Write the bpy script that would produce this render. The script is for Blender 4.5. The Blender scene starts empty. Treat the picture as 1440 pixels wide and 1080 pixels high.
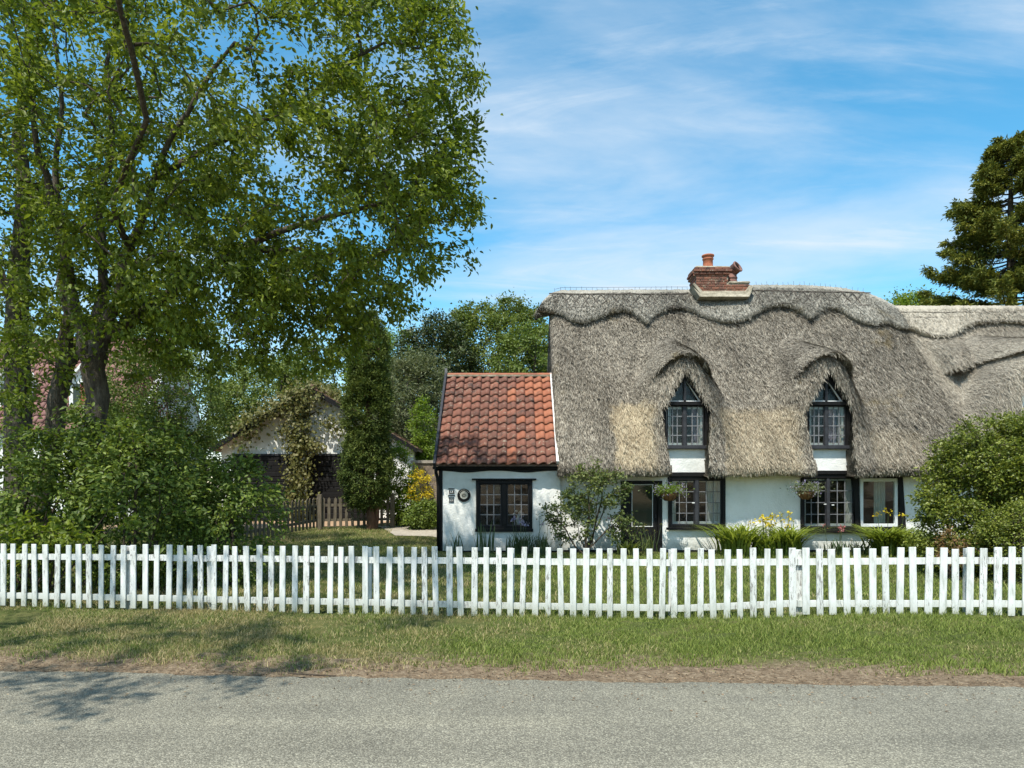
import bpy, math, random
import numpy as np
from mathutils import Vector, Matrix, Euler

R = math.radians
rnd = random.Random(7)
rng = np.random.default_rng(11)
S = bpy.context.scene
COL = S.collection

# ------------------------------------------------------------------ camera
FPX, HOR, EYE = 1000.0, 690.0, 1.6            # focal length and horizon measured on the 1440 px photograph
cd = bpy.data.cameras.new('camera')
cd.sensor_width = 36.0
cd.lens = FPX / 1440 * 36
cd.shift_y = (HOR - 540) / 1440
cd.clip_start, cd.clip_end = 0.1, 2000
cam = bpy.data.objects.new('camera', cd)
cam.location = (0, 0, EYE)
cam.rotation_euler = (R(90), 0, 0)
COL.objects.link(cam)
S.camera = cam

# ------------------------------------------------------------------ sky, sun, exposure
SUN_EL, SUN_AZ = 60.0, 203.0                   # azimuth clockwise from +Y: behind the camera, to its left
w = bpy.data.worlds.new('World')
S.world = w
w.use_nodes = True
nt = w.node_tree
nt.nodes.clear()
def wn(t, **kw):
    n = nt.nodes.new(t)
    for k, v in kw.items(): setattr(n, k, v)
    return n
sky = wn('ShaderNodeTexSky', sky_type='NISHITA', sun_disc=False)
sky.sun_elevation, sky.sun_rotation = R(SUN_EL), R(SUN_AZ)
sky.air_density, sky.dust_density, sky.ozone_density, sky.altitude = 1.0, 0.5, 1.2, 50
tc = wn('ShaderNodeTexCoord')
sep = wn('ShaderNodeSeparateXYZ')
nt.links.new(tc.outputs['Generated'], sep.inputs[0])
def wmath(op, a, b=None, c=None):
    n = wn('ShaderNodeMath', operation=op)
    for i, v in enumerate((a, b, c)):
        if v is None: continue
        if isinstance(v, (int, float)): n.inputs[i].default_value = v
        else: nt.links.new(v, n.inputs[i])
    return n.outputs[0]
zc = wmath('ADD', wmath('MAXIMUM', sep.outputs[2], 0.0), 0.12)
comb = wn('ShaderNodeCombineXYZ')
nt.links.new(wmath('DIVIDE', sep.outputs[0], zc), comb.inputs[0])
nt.links.new(wmath('DIVIDE', sep.outputs[1], zc), comb.inputs[1])
def cloud(scale, stretch, rot, off, lo, hi, rough=0.6, dist=0.6):
    mp = wn('ShaderNodeMapping')
    mp.inputs['Scale'].default_value = stretch
    mp.inputs['Rotation'].default_value = (0, 0, R(rot))
    mp.inputs['Location'].default_value = off
    nt.links.new(comb.outputs[0], mp.inputs[0])
    nz = wn('ShaderNodeTexNoise')
    nz.inputs['Scale'].default_value = scale
    nz.inputs['Detail'].default_value = 9
    nz.inputs['Roughness'].default_value = rough
    nz.inputs['Distortion'].default_value = dist
    nt.links.new(mp.outputs[0], nz.inputs['Vector'])
    mr = wn('ShaderNodeMapRange', interpolation_type='SMOOTHSTEP')
    mr.inputs['From Min'].default_value, mr.inputs['From Max'].default_value = lo, hi
    nt.links.new(nz.outputs['Fac'], mr.inputs['Value'])
    return mr.outputs[0]
c1 = cloud(0.85, (0.8, 1.5, 1), 18, (2.3, 0.4, 0), 0.40, 0.72, 0.55, 0.5)
c2 = cloud(2.2, (0.45, 1.8, 1), 24, (5.1, 1.7, 0), 0.46, 0.80, 0.66, 1.0)
mask = wmath('MINIMUM', wmath('ADD', wmath('MULTIPLY', c1, 0.66), wmath('MULTIPLY', c2, 0.36)), 0.85)
mixc = wn('ShaderNodeMix', data_type='RGBA')
nt.links.new(mask, mixc.inputs[0])
hs = wn('ShaderNodeHueSaturation')
hs.inputs['Saturation'].default_value = 1.34
hs.inputs['Value'].default_value = 0.84
hs.inputs['Hue'].default_value = 0.479
nt.links.new(sky.outputs[0], hs.inputs['Color'])
nt.links.new(hs.outputs[0], mixc.inputs[6])
mixc.inputs[7].default_value = (2.9, 3.25, 3.6, 1)
bg = wn('ShaderNodeBackground')
bg.inputs['Strength'].default_value = 0.15
nt.links.new(mixc.outputs[2], bg.inputs['Color'])
wo = wn('ShaderNodeOutputWorld')
nt.links.new(bg.outputs[0], wo.inputs[0])

sl = bpy.data.lights.new('sun', 'SUN')
sl.energy, sl.angle, sl.color = 3.45, R(0.55), (1.0, 0.95, 0.86)
sun = bpy.data.objects.new('sun', sl)
to_sun = Vector((math.sin(R(SUN_AZ)) * math.cos(R(SUN_EL)), math.cos(R(SUN_AZ)) * math.cos(R(SUN_EL)), math.sin(R(SUN_EL))))
sun.rotation_euler = (-to_sun).to_track_quat('-Z', 'Y').to_euler()
sun.location = (-10, -10, 30)
COL.objects.link(sun)
S.view_settings.view_transform = 'Standard'
S.view_settings.look = 'None'
S.view_settings.gamma = 1
S.view_settings.use_curve_mapping = False
S.view_settings.exposure = 0.92
S.render.engine = 'CYCLES'
S.cycles.max_bounces = 6
S.cycles.transparent_max_bounces = 8
S.cycles.use_denoising = True

# ------------------------------------------------------------------ helpers
def W(px, py, d):
    """point at depth d that the photograph shows at (px, py)"""
    return Vector(((px - 720) * d / FPX, d, EYE + (HOR - py) * d / FPX))
def ss(a, b, x):
    t = np.clip((np.asarray(x, float) - a) / (b - a), 0, 1)
    return t * t * (3 - 2 * t)
def tag(o, label=None, cat=None, group=None, kind=None):
    if label: o['label'] = label
    if cat: o['category'] = cat
    if group: o['group'] = group
    if kind: o['kind'] = kind
    return o
def empty(name, loc, label, cat, group=None):
    o = bpy.data.objects.new(name, None)
    o.location = loc
    o.empty_display_size = 0.2
    COL.objects.link(o)
    return tag(o, label, cat, group)
def link(name, me, parent=None, loc=None):
    """link a mesh; with a parent its vertices are in world space unless loc is given"""
    o = bpy.data.objects.new(name, me)
    COL.objects.link(o)
    if parent is not None:
        o.parent = parent
        m = parent_world(parent)
        o.matrix_parent_inverse = m.inverted()
    if loc is not None: o.location = loc
    return o
def parent_world(p):
    m = p.matrix_basis.copy()
    q = p
    while q.parent is not None:
        m = q.parent.matrix_basis.copy() @ q.matrix_parent_inverse @ m if False else parent_world(q.parent) @ q.matrix_parent_inverse @ m
        break
    return m
def np_mesh(name, V, F, mat, smooth=False):
    """V (n,3), F (m,k) arrays or a list of such arrays with different k"""
    me = bpy.data.meshes.new(name)
    Fs = F if isinstance(F, list) else [F]
    Fs = [np.asarray(f, np.int32) for f in Fs if len(f)]
    V = np.asarray(V, np.float32)
    me.vertices.add(len(V))
    me.vertices.foreach_set('co', V.ravel())
    nl = sum(f.size for f in Fs)
    me.loops.add(nl)
    me.loops.foreach_set('vertex_index', np.concatenate([f.ravel() for f in Fs]))
    tot = np.concatenate([np.full(len(f), f.shape[1], np.int32) for f in Fs])
    me.polygons.add(len(tot))
    me.polygons.foreach_set('loop_start', np.concatenate([[0], np.cumsum(tot)[:-1]]).astype(np.int32))
    me.polygons.foreach_set('loop_total', tot)
    if smooth: me.polygons.foreach_set('use_smooth', np.ones(len(tot), bool))
    me.update(calc_edges=True)
    if mat: me.materials.append(mat)
    return me

class MB:
    """collects simple shapes into one mesh"""
    def __init__(self): self.v, self.f = [], []
    def add(self, vs, fs):
        n = len(self.v)
        self.v += [tuple(v) for v in vs]
        self.f += [tuple(i + n for i in f) for f in fs]
        return self
    def box(self, x0, x1, y0, y1, z0, z1, c=0.0):
        if c <= 0:
            return self.add([(x, y, z) for x in (x0, x1) for y in (y0, y1) for z in (z0, z1)],
                            [(0, 1, 3, 2), (4, 6, 7, 5), (0, 4, 5, 1), (2, 3, 7, 6), (0, 2, 6, 4), (1, 5, 7, 3)])
        # chamfered on the edges that face -y and +y, along x and z
        V = []
        for y, q in ((y0, c), (y0 + c, 0), (y1 - c, 0), (y1, c)):
            V += [(x0 + q, y, z0 + q), (x1 - q, y, z0 + q), (x1 - q, y, z1 - q), (x0 + q, y, z1 - q)]
        Fc = [(0, 1, 2, 3), (15, 14, 13, 12)]
        for k in range(3):
            for i in range(4):
                a, b = k * 4 + i, k * 4 + (i + 1) % 4
                Fc.append((a, a + 4, b + 4, b))
        return self.add(V, Fc)
    def beam(self, a, b, wx, wy, up=(0, 0, 1)):
        a, b = Vector(a), Vector(b)
        d = (b - a).normalized()
        u = Vector(up)
        if abs(d.dot(u)) > 0.98: u = Vector((0, 1, 0))
        s = d.cross(u).normalized()
        t = s.cross(d).normalized()
        vs = [p + s * i * wx / 2 + t * j * wy / 2 for p in (a, b) for i, j in ((-1, -1), (1, -1), (1, 1), (-1, 1))]
        return self.add(vs, [(0, 1, 2, 3), (7, 6, 5, 4), (0, 4, 5, 1), (1, 5, 6, 2), (2, 6, 7, 3), (3, 7, 4, 0)])
    def tube(self, pts, rad, n=8, cap=True):
        pts = [Vector(p) for p in pts]
        if not hasattr(rad, '__len__'): rad = [rad] * len(pts)
        vs, fs = [], []
        pu = None
        for i, p in enumerate(pts):
            d = (pts[min(i + 1, len(pts) - 1)] - pts[max(i - 1, 0)]).normalized()
            if pu is None: pu = d.orthogonal().normalized()
            u = (pu - d * pu.dot(d)).normalized()
            pu = u
            t = d.cross(u)
            for k in range(n):
                a = 2 * math.pi * k / n
                vs.append(p + (u * math.cos(a) + t * math.sin(a)) * rad[i])
        for i in range(len(pts) - 1):
            for k in range(n):
                a, b = i * n + k, i * n + (k + 1) % n
                fs.append((a, b, b + n, a + n))
        if cap:
            fs.append(tuple(range(n))[::-1])
            fs.append(tuple((len(pts) - 1) * n + k for k in range(n)))
        return self.add(vs, fs)
    def lathe(self, c, prof, n=16, axis=None):
        vs, fs = [], []
        M = Matrix.Identity(3)
        if axis is not None: M = Vector((0, 0, 1)).rotation_difference(Vector(axis)).to_matrix()
        for r, z in prof:
            for k in range(n):
                a = 2 * math.pi * k / n
                vs.append(Vector(c) + M @ Vector((r * math.cos(a), r * math.sin(a), z)))
        for i in range(len(prof) - 1):
            for k in range(n):
                a, b = i * n + k, i * n + (k + 1) % n
                fs.append((a, b, b + n, a + n))
        return self.add(vs, fs)
    def prism(self, poly, d):
        """polygon (3d points, planar) swept by d"""
        n = len(poly)
        d = Vector(d)
        vs = [Vector(p) for p in poly] + [Vector(p) + d for p in poly]
        fs = [tuple(range(n))[::-1], tuple(range(n, 2 * n))]
        for i in range(n):
            j = (i + 1) % n
            fs.append((i, j, j + n, i + n))
        return self.add(vs, fs)
    def mesh(self, name, mat, smooth=False):
        me = bpy.data.meshes.new(name)
        me.from_pydata(self.v, [], self.f)
        if smooth: me.polygons.foreach_set('use_smooth', [True] * len(me.polygons))
        if mat: me.materials.append(mat)
        me.update()
        return me
    def build(self, name, mat, parent=None, smooth=False):
        import bmesh
        me = self.mesh(name, mat, smooth)
        bm = bmesh.new(); bm.from_mesh(me)
        bmesh.ops.recalc_face_normals(bm, faces=bm.faces)
        bm.to_mesh(me); bm.free()
        return link(name, me, parent)

# ------------------------------------------------------------------ materials
def rgb(r, g, b): return (r, g, b, 1)
class NT:
    def __init__(self, name):
        self.m = bpy.data.materials.new(name)
        self.m.use_nodes = True
        self.t = self.m.node_tree
        self.t.nodes.clear()
        self.out = self.n('ShaderNodeOutputMaterial')
        self.geo = self.n('ShaderNodeNewGeometry')
    def n(self, t, **kw):
        o = self.t.nodes.new(t)
        for k, v in kw.items(): setattr(o, k, v)
        return o
    def l(self, a, b): self.t.links.new(a, b)
    def put(self, sock, v):
        if hasattr(v, 'node'): self.l(v, sock)
        else: sock.default_value = v
    def math(self, op, a, b=0.0, clamp=False):
        o = self.n('ShaderNodeMath', operation=op, use_clamp=clamp)
        self.put(o.inputs[0], a); self.put(o.inputs[1], b)
        return o.outputs[0]
    def pos(self, scale=(1, 1, 1), rot=(0, 0, 0)):
        mp = self.n('ShaderNodeMapping')
        mp.inputs['Scale'].default_value = scale
        mp.inputs['Rotation'].default_value = rot
        self.l(self.geo.outputs['Position'], mp.inputs[0])
        return mp.outputs[0]
    def noise(self, scale, detail=4, rough=0.55, vec=None, dist=0.0):
        o = self.n('ShaderNodeTexNoise')
        o.inputs['Scale'].default_value = scale
        o.inputs['Detail'].default_value = detail
        o.inputs['Roughness'].default_value = rough
        o.inputs['Distortion'].default_value = dist
        self.l(vec if vec is not None else self.geo.outputs['Position'], o.inputs['Vector'])
        return o.outputs['Fac']
    def voro(self, scale, vec=None, feature='F1', out='Distance'):
        o = self.n('ShaderNodeTexVoronoi', feature=feature)
        o.inputs['Scale'].default_value = scale
        self.l(vec if vec is not None else self.geo.outputs['Position'], o.inputs['Vector'])
        return o.outputs[out]
    def ramp(self, fac, stops):
        o = self.n('ShaderNodeValToRGB')
        e = o.color_ramp.elements
        while len(e) < len(stops): e.new(0.5)
        for i, (p, c) in enumerate(stops):
            e[i].position = p
            e[i].color = c if len(c) == 4 else (*c, 1)
        self.put(o.inputs[0], fac)
        return o.outputs[0]
    def mapr(self, v, a, b, c=0.0, d=1.0, smooth=True):
        o = self.n('ShaderNodeMapRange', interpolation_type='SMOOTHSTEP' if smooth else 'LINEAR')
        self.put(o.inputs['Value'], v)
        for k, q in (('From Min', a), ('From Max', b), ('To Min', c), ('To Max', d)): o.inputs[k].default_value = q
        return o.outputs[0]
    def mix(self, fac, a, b, mode='MIX'):
        o = self.n('ShaderNodeMix', data_type='RGBA', blend_type=mode)
        self.put(o.inputs[0], fac)
        self.put(o.inputs[6], a if hasattr(a, 'node') else (*a[:3], 1))
        self.put(o.inputs[7], b if hasattr(b, 'node') else (*b[:3], 1))
        return o.outputs[2]
    def bump(self, h, strength=0.4, dist=0.01):
        o = self.n('ShaderNodeBump')
        o.inputs['Strength'].default_value = strength
        o.inputs['Distance'].default_value = dist
        self.l(h, o.inputs['Height'])
        return o.outputs[0]
    def bsdf(self, col, rough=0.8, normal=None, spec=0.3, metal=0.0):
        o = self.n('ShaderNodeBsdfPrincipled')
        self.put(o.inputs['Base Color'], col if hasattr(col, 'node') else (*col[:3], 1))
        self.put(o.inputs['Roughness'], rough)
        o.inputs['Specular IOR Level'].default_value = spec
        o.inputs['Metallic'].default_value = metal
        if normal is not None: self.l(normal, o.inputs['Normal'])
        return o.outputs[0]
    def done(self, sh):
        self.l(sh, self.out.inputs[0])
        return self.m

def simple(name, stops, scale=4, rough=0.8, bump=0.2, bdist=0.01, stretch=(1, 1, 1), spec=0.3, metal=0.0, bscale=None):
    m = NT(name)
    v = m.pos(stretch)
    f = m.noise(scale, 5, 0.6, v)
    h = m.noise(bscale or scale * 4, 4, 0.6, v)
    return m.done(m.bsdf(m.ramp(m.math('ADD', m.math('MULTIPLY', f, 0.75), m.math('MULTIPLY', h, 0.25)), stops), rough, m.bump(h, bump, bdist), spec, metal))

def leaf_mat(name, dark, mid, light, trans=0.35, rough=0.5, spec=0.35, nscale=0.9):
    m = NT(name)
    r = m.geo.outputs['Random Per Island']
    nz = m.noise(nscale, 2)
    k = m.math('ADD', m.math('MULTIPLY', r, 0.5), m.math('MULTIPLY', nz, 0.5))
    col = m.ramp(k, [(0.1, dark), (0.45, mid), (0.85, light)])
    p = m.bsdf(col, rough, None, spec)
    t = m.n('ShaderNodeBsdfTranslucent')
    m.l(m.mix(0.6, col, m.mix(1.0, col, (1.3, 1.25, 0.5), 'MULTIPLY')), t.inputs['Color'])
    mx = m.n('ShaderNodeMixShader')
    mx.inputs[0].default_value = min(0.5, trans + 0.05)
    m.l(p, mx.inputs[1]); m.l(t.outputs[0], mx.inputs[2])
    return m.done(mx.outputs[0])

M = {}
def asphalt():
    m = NT('asphalt')
    v = m.voro(105, out='Color')
    sp = m.n('ShaderNodeSeparateColor'); m.l(v, sp.inputs[0])
    d = m.voro(105)
    stone = m.ramp(sp.outputs[0], [(0.0, (0.125, 0.12, 0.10)), (0.4, (0.20, 0.194, 0.165)), (0.8, (0.28, 0.272, 0.232)), (1.0, (0.40, 0.39, 0.33))])
    gap = m.mapr(d, 0.35, 0.75)
    col = m.mix(m.math('MULTIPLY', gap, 0.6), stone, (0.08, 0.078, 0.068))
    big = m.noise(0.8, 5, 0.6)
    trk = m.noise(1.2, 4, 0.6, m.pos((0.12, 1.6, 1)))
    tone = m.ramp(m.math('ADD', m.math('MULTIPLY', big, 0.5), m.math('MULTIPLY', trk, 0.5)), [(0.32, (0.84, 0.81, 0.73)), (0.5, (1.12, 1.08, 0.97)), (0.68, (1.42, 1.36, 1.19))])
    col = m.mix(1.0, col, tone, 'MULTIPLY')
    h = m.math('SUBTRACT', 1.0, d)
    return m.done(m.bsdf(col, 0.85, m.bump(h, 0.8, 0.006), 0.25))
M['asphalt'] = asphalt()

ROADK = 0.058                                  # the road runs slightly across the view
def edge_y(x): return 6.02 - ROADK * x
def ground_mat():
    m = NT('turf_soil')
    sp = m.n('ShaderNodeSeparateXYZ'); m.l(m.geo.outputs['Position'], sp.inputs[0])
    e = m.math('SUBTRACT', m.math('ADD', sp.outputs[1], m.math('MULTIPLY', sp.outputs[0], ROADK)), 6.02)
    n1 = m.noise(1.6, 5, 0.6)
    n2 = m.noise(14, 5, 0.65)
    wob = m.math('MULTIPLY', m.math('SUBTRACT', n1, 0.5), 1.5)
    dirt = m.mapr(m.math('ADD', e, wob), 0.55, 1.15, 1.0, 0.0)
    n3 = m.noise(1.0, 6, 0.75, m.pos((22, 48, 30)))
    soil = m.ramp(m.math('ADD', m.math('MULTIPLY', n2, 0.4), m.math('MULTIPLY', n3, 0.6)), [(0.34, (0.06, 0.043, 0.028)), (0.48, (0.18, 0.132, 0.085)), (0.58, (0.29, 0.225, 0.15)), (0.7, (0.45, 0.37, 0.26))])
    turf = m.ramp(m.math('ADD', m.math('MULTIPLY', n2, 0.5), m.math('MULTIPLY', n1, 0.5)), [(0.3, (0.035, 0.055, 0.014)), (0.5, (0.085, 0.10, 0.03)), (0.7, (0.17, 0.15, 0.06))])
    col = m.mix(dirt, turf, soil)
    return m.done(m.bsdf(col, 0.95, m.bump(m.noise(45, 5, 0.7), 0.9, 0.03), 0.1))
M['ground'] = ground_mat()
M['gravel'] = simple('drive_gravel', [(0.3, (0.24, 0.15, 0.085)), (0.6, (0.42, 0.28, 0.17)), (0.8, (0.5, 0.37, 0.25))], 9, 0.9, 0.6, 0.02)
M['slab'] = simple('path_slab', [(0.3, (0.24, 0.21, 0.17)), (0.7, (0.42, 0.38, 0.31))], 5, 0.9, 0.3)

def plaster():
    m = NT('white_limewash')
    n1 = m.noise(1.3, 5, 0.6)
    n2 = m.noise(7, 5, 0.6)
    col = m.ramp(n1, [(0.3, (0.62, 0.625, 0.575)), (0.45, (0.74, 0.745, 0.70)), (0.6, (0.81, 0.81, 0.77))])
    sp = m.n('ShaderNodeSeparateXYZ'); m.l(m.geo.outputs['Position'], sp.inputs[0])
    splash = m.mapr(m.math('ADD', sp.outputs[2], m.math('MULTIPLY', n2, -0.5)), -0.15, 0.2, 0.55, 0.0)
    col = m.mix(splash, col, (0.30, 0.31, 0.26))
    h = m.math('ADD', m.math('MULTIPLY', n2, 0.7), m.math('MULTIPLY', m.noise(28, 4), 0.2))
    return m.done(m.bsdf(col, 0.9, m.bump(h, 0.75, 0.035), 0.2))
M['plaster'] = plaster()
M['black'] = simple('black_painted_timber', [(0.3, (0.006, 0.006, 0.006)), (0.7, (0.016, 0.015, 0.015))], 6, 0.55, 0.35, 0.006, (3, 3, 0.6), 0.15)
M['dark_grey'] = simple('dark_grey_frame', [(0.3, (0.022, 0.023, 0.026)), (0.7, (0.05, 0.052, 0.058))], 8, 0.5, 0.2, 0.004, spec=0.2)
M['white_paint'] = simple('white_gloss_paint', [(0.3, (0.62, 0.64, 0.62)), (0.7, (0.78, 0.79, 0.77))], 6, 0.5, 0.2, 0.004)
M['lead'] = simple('lead_strip', [(0.3, (0.10, 0.10, 0.105)), (0.7, (0.24, 0.245, 0.25))], 12, 0.55, 0.3, 0.004)
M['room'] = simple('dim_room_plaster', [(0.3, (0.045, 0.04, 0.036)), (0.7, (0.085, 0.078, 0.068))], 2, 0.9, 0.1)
M['curtain'] = simple('cream_curtain', [(0.3, (0.55, 0.54, 0.49)), (0.7, (0.74, 0.73, 0.68))], 5, 0.9, 0.2)
M['lilac_curtain'] = simple('lilac_curtain', [(0.3, (0.24, 0.20, 0.27)), (0.7, (0.42, 0.37, 0.45))], 5, 0.9, 0.2)
M['green_curtain'] = simple('pale_green_curtain', [(0.3, (0.42, 0.50, 0.44)), (0.7, (0.60, 0.67, 0.60))], 5, 0.9, 0.2)
M['red_curtain'] = simple('red_curtain', [(0.3, (0.20, 0.03, 0.04)), (0.7, (0.34, 0.07, 0.07))], 5, 0.9, 0.2)
def glass():
    m = NT('window_glass')
    fr = m.n('ShaderNodeFresnel'); fr.inputs['IOR'].default_value = 1.5
    nb = m.bump(m.noise(2.2, 2), 0.12, 0.05)
    m.l(nb, fr.inputs['Normal'])
    tr = m.n('ShaderNodeBsdfTransparent'); tr.inputs[0].default_value = (0.86, 0.88, 0.87, 1)
    gl = m.n('ShaderNodeBsdfGlossy'); gl.inputs['Roughness'].default_value = 0.03
    m.l(nb, gl.inputs['Normal'])
    mx = m.n('ShaderNodeMixShader')
    m.l(m.math('MULTIPLY', fr.outputs[0], 0.5, True), mx.inputs[0])
    m.l(tr.outputs[0], mx.inputs[1]); m.l(gl.outputs[0], mx.inputs[2])
    return m.done(mx.outputs[0])
M['glass'] = glass()

def thatch_mat(name, old, pale, patches, fine=1.0):
    m = NT(name)
    r = m.geo.outputs['Random Per Island']
    sp = m.n('ShaderNodeSeparateXYZ'); m.l(m.geo.outputs['Position'], sp.inputs[0])
    st = m.pos((40 * fine, 12, 11 * fine))
    s1 = m.noise(1.0, 5, 0.7, st)
    s2 = m.noise(0.55, 5, 0.6)
    s3 = m.voro(46 * fine, m.pos((1.3, 0.7, 0.8)))
    k = m.math('ADD', m.math('ADD', m.math('MULTIPLY', s1, 0.42), m.math('MULTIPLY', s2, 0.26)), m.math('ADD', m.math('MULTIPLY', m.math('SUBTRACT', r, 0.5), 0.30), m.math('ADD', 0.10, m.math('MULTIPLY', s3, 0.22))))
    c_old = m.ramp(k, old)
    c_new = m.ramp(k, pale)
    wob = m.math('MULTIPLY', m.math('SUBTRACT', m.noise(3.0, 4, 0.6), 0.5), 0.55)
    tot = None
    for (xa, xb, za, zb, amt) in patches:
        px = m.math('MULTIPLY', m.mapr(m.math('ADD', sp.outputs[0], wob), xa - 0.06, xa + 0.10), m.mapr(m.math('ADD', sp.outputs[0], wob), xb - 0.2, xb + 0.2, 1.0, 0.0))
        pz = m.math('MULTIPLY', m.mapr(m.math('ADD', sp.outputs[2], wob), za - 0.25, za + 0.2), m.mapr(m.math('ADD', sp.outputs[2], wob), zb - 0.12, zb + 0.12, 1.0, 0.0))
        q = m.math('MULTIPLY', m.math('MULTIPLY', px, pz), amt)
        tot = q if tot is None else m.math('MAXIMUM', tot, q)
    col = c_old if tot is None else m.mix(tot, c_old, c_new)
    streak = m.mapr(m.noise(1.0, 5, 0.6, m.pos((1.7, 0.3, 0.22))), 0.46, 0.68, 0.0, 0.42)
    col = m.mix(streak, col, m.mix(1.0, col, (0.50, 0.50, 0.50), 'MULTIPLY'))
    moss = m.mapr(m.noise(0.9, 6, 0.65), 0.60, 0.74, 0.0, 0.5)
    col = m.mix(moss, col, (0.19, 0.14, 0.05))
    h = m.math('ADD', m.math('MULTIPLY', s1, 0.6), m.math('MULTIPLY', s3, 0.5))
    return m.done(m.bsdf(col, 0.95, m.bump(h, 0.8, 0.02), 0.08))
OLD = [(0.34, (0.045, 0.039, 0.031)), (0.46, (0.135, 0.118, 0.093)), (0.58, (0.285, 0.256, 0.205)), (0.74, (0.54, 0.495, 0.40))]
PALE = [(0.28, (0.16, 0.12, 0.075)), (0.48, (0.38, 0.31, 0.205)), (0.68, (0.58, 0.50, 0.34)), (0.85, (0.78, 0.69, 0.50))]
NEWT = [(0.32, (0.11, 0.095, 0.075)), (0.47, (0.27, 0.24, 0.19)), (0.62, (0.44, 0.40, 0.32)), (0.78, (0.66, 0.61, 0.50))]
GREYT = [(0.33, (0.04, 0.036, 0.030)), (0.48, (0.105, 0.098, 0.08)), (0.62, (0.215, 0.203, 0.168)), (0.78, (0.42, 0.40, 0.34))]
M['thatch'] = thatch_mat('weathered_thatch', OLD, PALE, [(2.55, 3.55, 2.1, 3.85, 0.85), (5.25, 7.15, 1.9, 3.7, 0.6), (8.9, 10.3, 2.0, 3.1, 0.25)])
M['cap'] = thatch_mat('ridge_sedge', GREYT, PALE, [])
M['new_thatch'] = thatch_mat('paler_thatch', NEWT, PALE, [], 1.3)
M['hazel'] = simple('hazel_rod', [(0.3, (0.05, 0.042, 0.034)), (0.7, (0.14, 0.12, 0.10))], 10, 0.8, 0.3)
M['wire'] = simple('netting_wire', [(0.3, (0.10, 0.11, 0.115)), (0.7, (0.22, 0.23, 0.24))], 20, 0.6, 0.1, metal=0.4)

def clay(name, stops, lichen=0.5):
    m = NT(name)
    oi = m.n('ShaderNodeObjectInfo')
    n1 = m.noise(6, 5, 0.65)
    k = m.math('ADD', m.math('ADD', m.math('MULTIPLY', oi.outputs['Random'], 0.32), m.math('MULTIPLY', n1, 0.35)), m.math('MULTIPLY', m.noise(1.1, 3), 0.42))
    col = m.ramp(k, stops)
    li = m.mapr(m.noise(11, 6, 0.7), 0.55, 0.68, 0.0, lichen)
    col = m.mix(li, col, (0.30, 0.26, 0.19))
    dk = m.mapr(m.noise(3.1, 5, 0.7), 0.53, 0.68, 0.0, lichen)
    col = m.mix(dk, col, (0.055, 0.042, 0.036))
    return m.done(m.bsdf(col, 0.8, m.bump(m.noise(40, 4), 0.3, 0.006), 0.25))
M['pantile'] = clay('old_pantile', [(0.25, (0.080, 0.042, 0.033)), (0.5, (0.155, 0.068, 0.048)), (0.75, (0.225, 0.092, 0.060)), (0.95, (0.27, 0.15, 0.105))], 0.9)
M['new_pantile'] = clay('newer_pantile', [(0.25, (0.22, 0.080, 0.048)), (0.6, (0.31, 0.115, 0.064)), (0.95, (0.37, 0.155, 0.085))], 0.4)
M['red_tile'] = clay('dusty_red_tile', [(0.25, (0.15, 0.078, 0.068)), (0.6, (0.21, 0.110, 0.094)), (0.95, (0.27, 0.15, 0.125))], 0.35)
M['brown_tile'] = simple('brown_plain_tile', [(0.3, (0.10, 0.062, 0.045)), (0.5, (0.20, 0.13, 0.09)), (0.75, (0.33, 0.24, 0.15))], 3.5, 0.9, 0.4, 0.01)
M['brick'] = clay('old_red_brick', [(0.2, (0.060, 0.038, 0.030)), (0.45, (0.15, 0.068, 0.048)), (0.7, (0.25, 0.105, 0.064)), (0.95, (0.22, 0.16, 0.10))], 0.95)
M['mortar'] = simple('lime_mortar', [(0.32, (0.13, 0.115, 0.08)), (0.5, (0.26, 0.235, 0.175)), (0.68, (0.42, 0.38, 0.29))], 5, 0.95, 0.6, 0.015)
M['terracotta'] = simple('terracotta_pot', [(0.3, (0.27, 0.085, 0.045)), (0.7, (0.46, 0.17, 0.09))], 7, 0.8, 0.2)
M['smoky_clay'] = simple('smoke_stained_clay', [(0.3, (0.11, 0.06, 0.05)), (0.7, (0.27, 0.14, 0.11))], 6, 0.8, 0.2)
M['soot'] = simple('soot', [(0.3, (0.006, 0.006, 0.006)), (0.7, (0.02, 0.018, 0.016))], 6, 0.95, 0.2)

def fence_paint():
    m = NT('flaking_white_paint')
    oi = m.n('ShaderNodeObjectInfo')
    flake = m.noise(1.0, 6, 0.75, m.pos((48, 48, 8)))
    thr = m.math('SUBTRACT', 0.68, m.math('MULTIPLY', oi.outputs['Random'], 0.15))
    bare = m.math('MULTIPLY', m.math('GREATER_THAN', flake, thr), 0.85)
    dirt = m.noise(1.0, 6, 0.65, m.pos((16, 16, 4)))
    white = m.ramp(dirt, [(0.32, (0.42, 0.44, 0.39)), (0.48, (0.63, 0.645, 0.61)), (0.66, (0.76, 0.765, 0.74))])
    sp = m.n('ShaderNodeSeparateXYZ'); m.l(m.geo.outputs['Position'], sp.inputs[0])
    alg = m.mapr(m.math('ADD', sp.outputs[2], m.math('MULTIPLY', dirt, -0.25)), -0.05, 0.22, 0.55, 0.0)
    white = m.mix(alg, white, (0.25, 0.27, 0.18))
    col = m.mix(bare, white, (0.24, 0.23, 0.21))
    return m.done(m.bsdf(col, 0.6, m.bump(m.math('ADD', flake, m.math('MULTIPLY', dirt, 0.4)), 0.45, 0.006), 0.3))
M['fence_paint'] = fence_paint()
M['old_wood'] = simple('weathered_fence_wood', [(0.3, (0.065, 0.052, 0.036)), (0.6, (0.15, 0.125, 0.088)), (0.8, (0.22, 0.19, 0.14))], 5, 0.9, 0.4, 0.008, (6, 6, 1))
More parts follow.
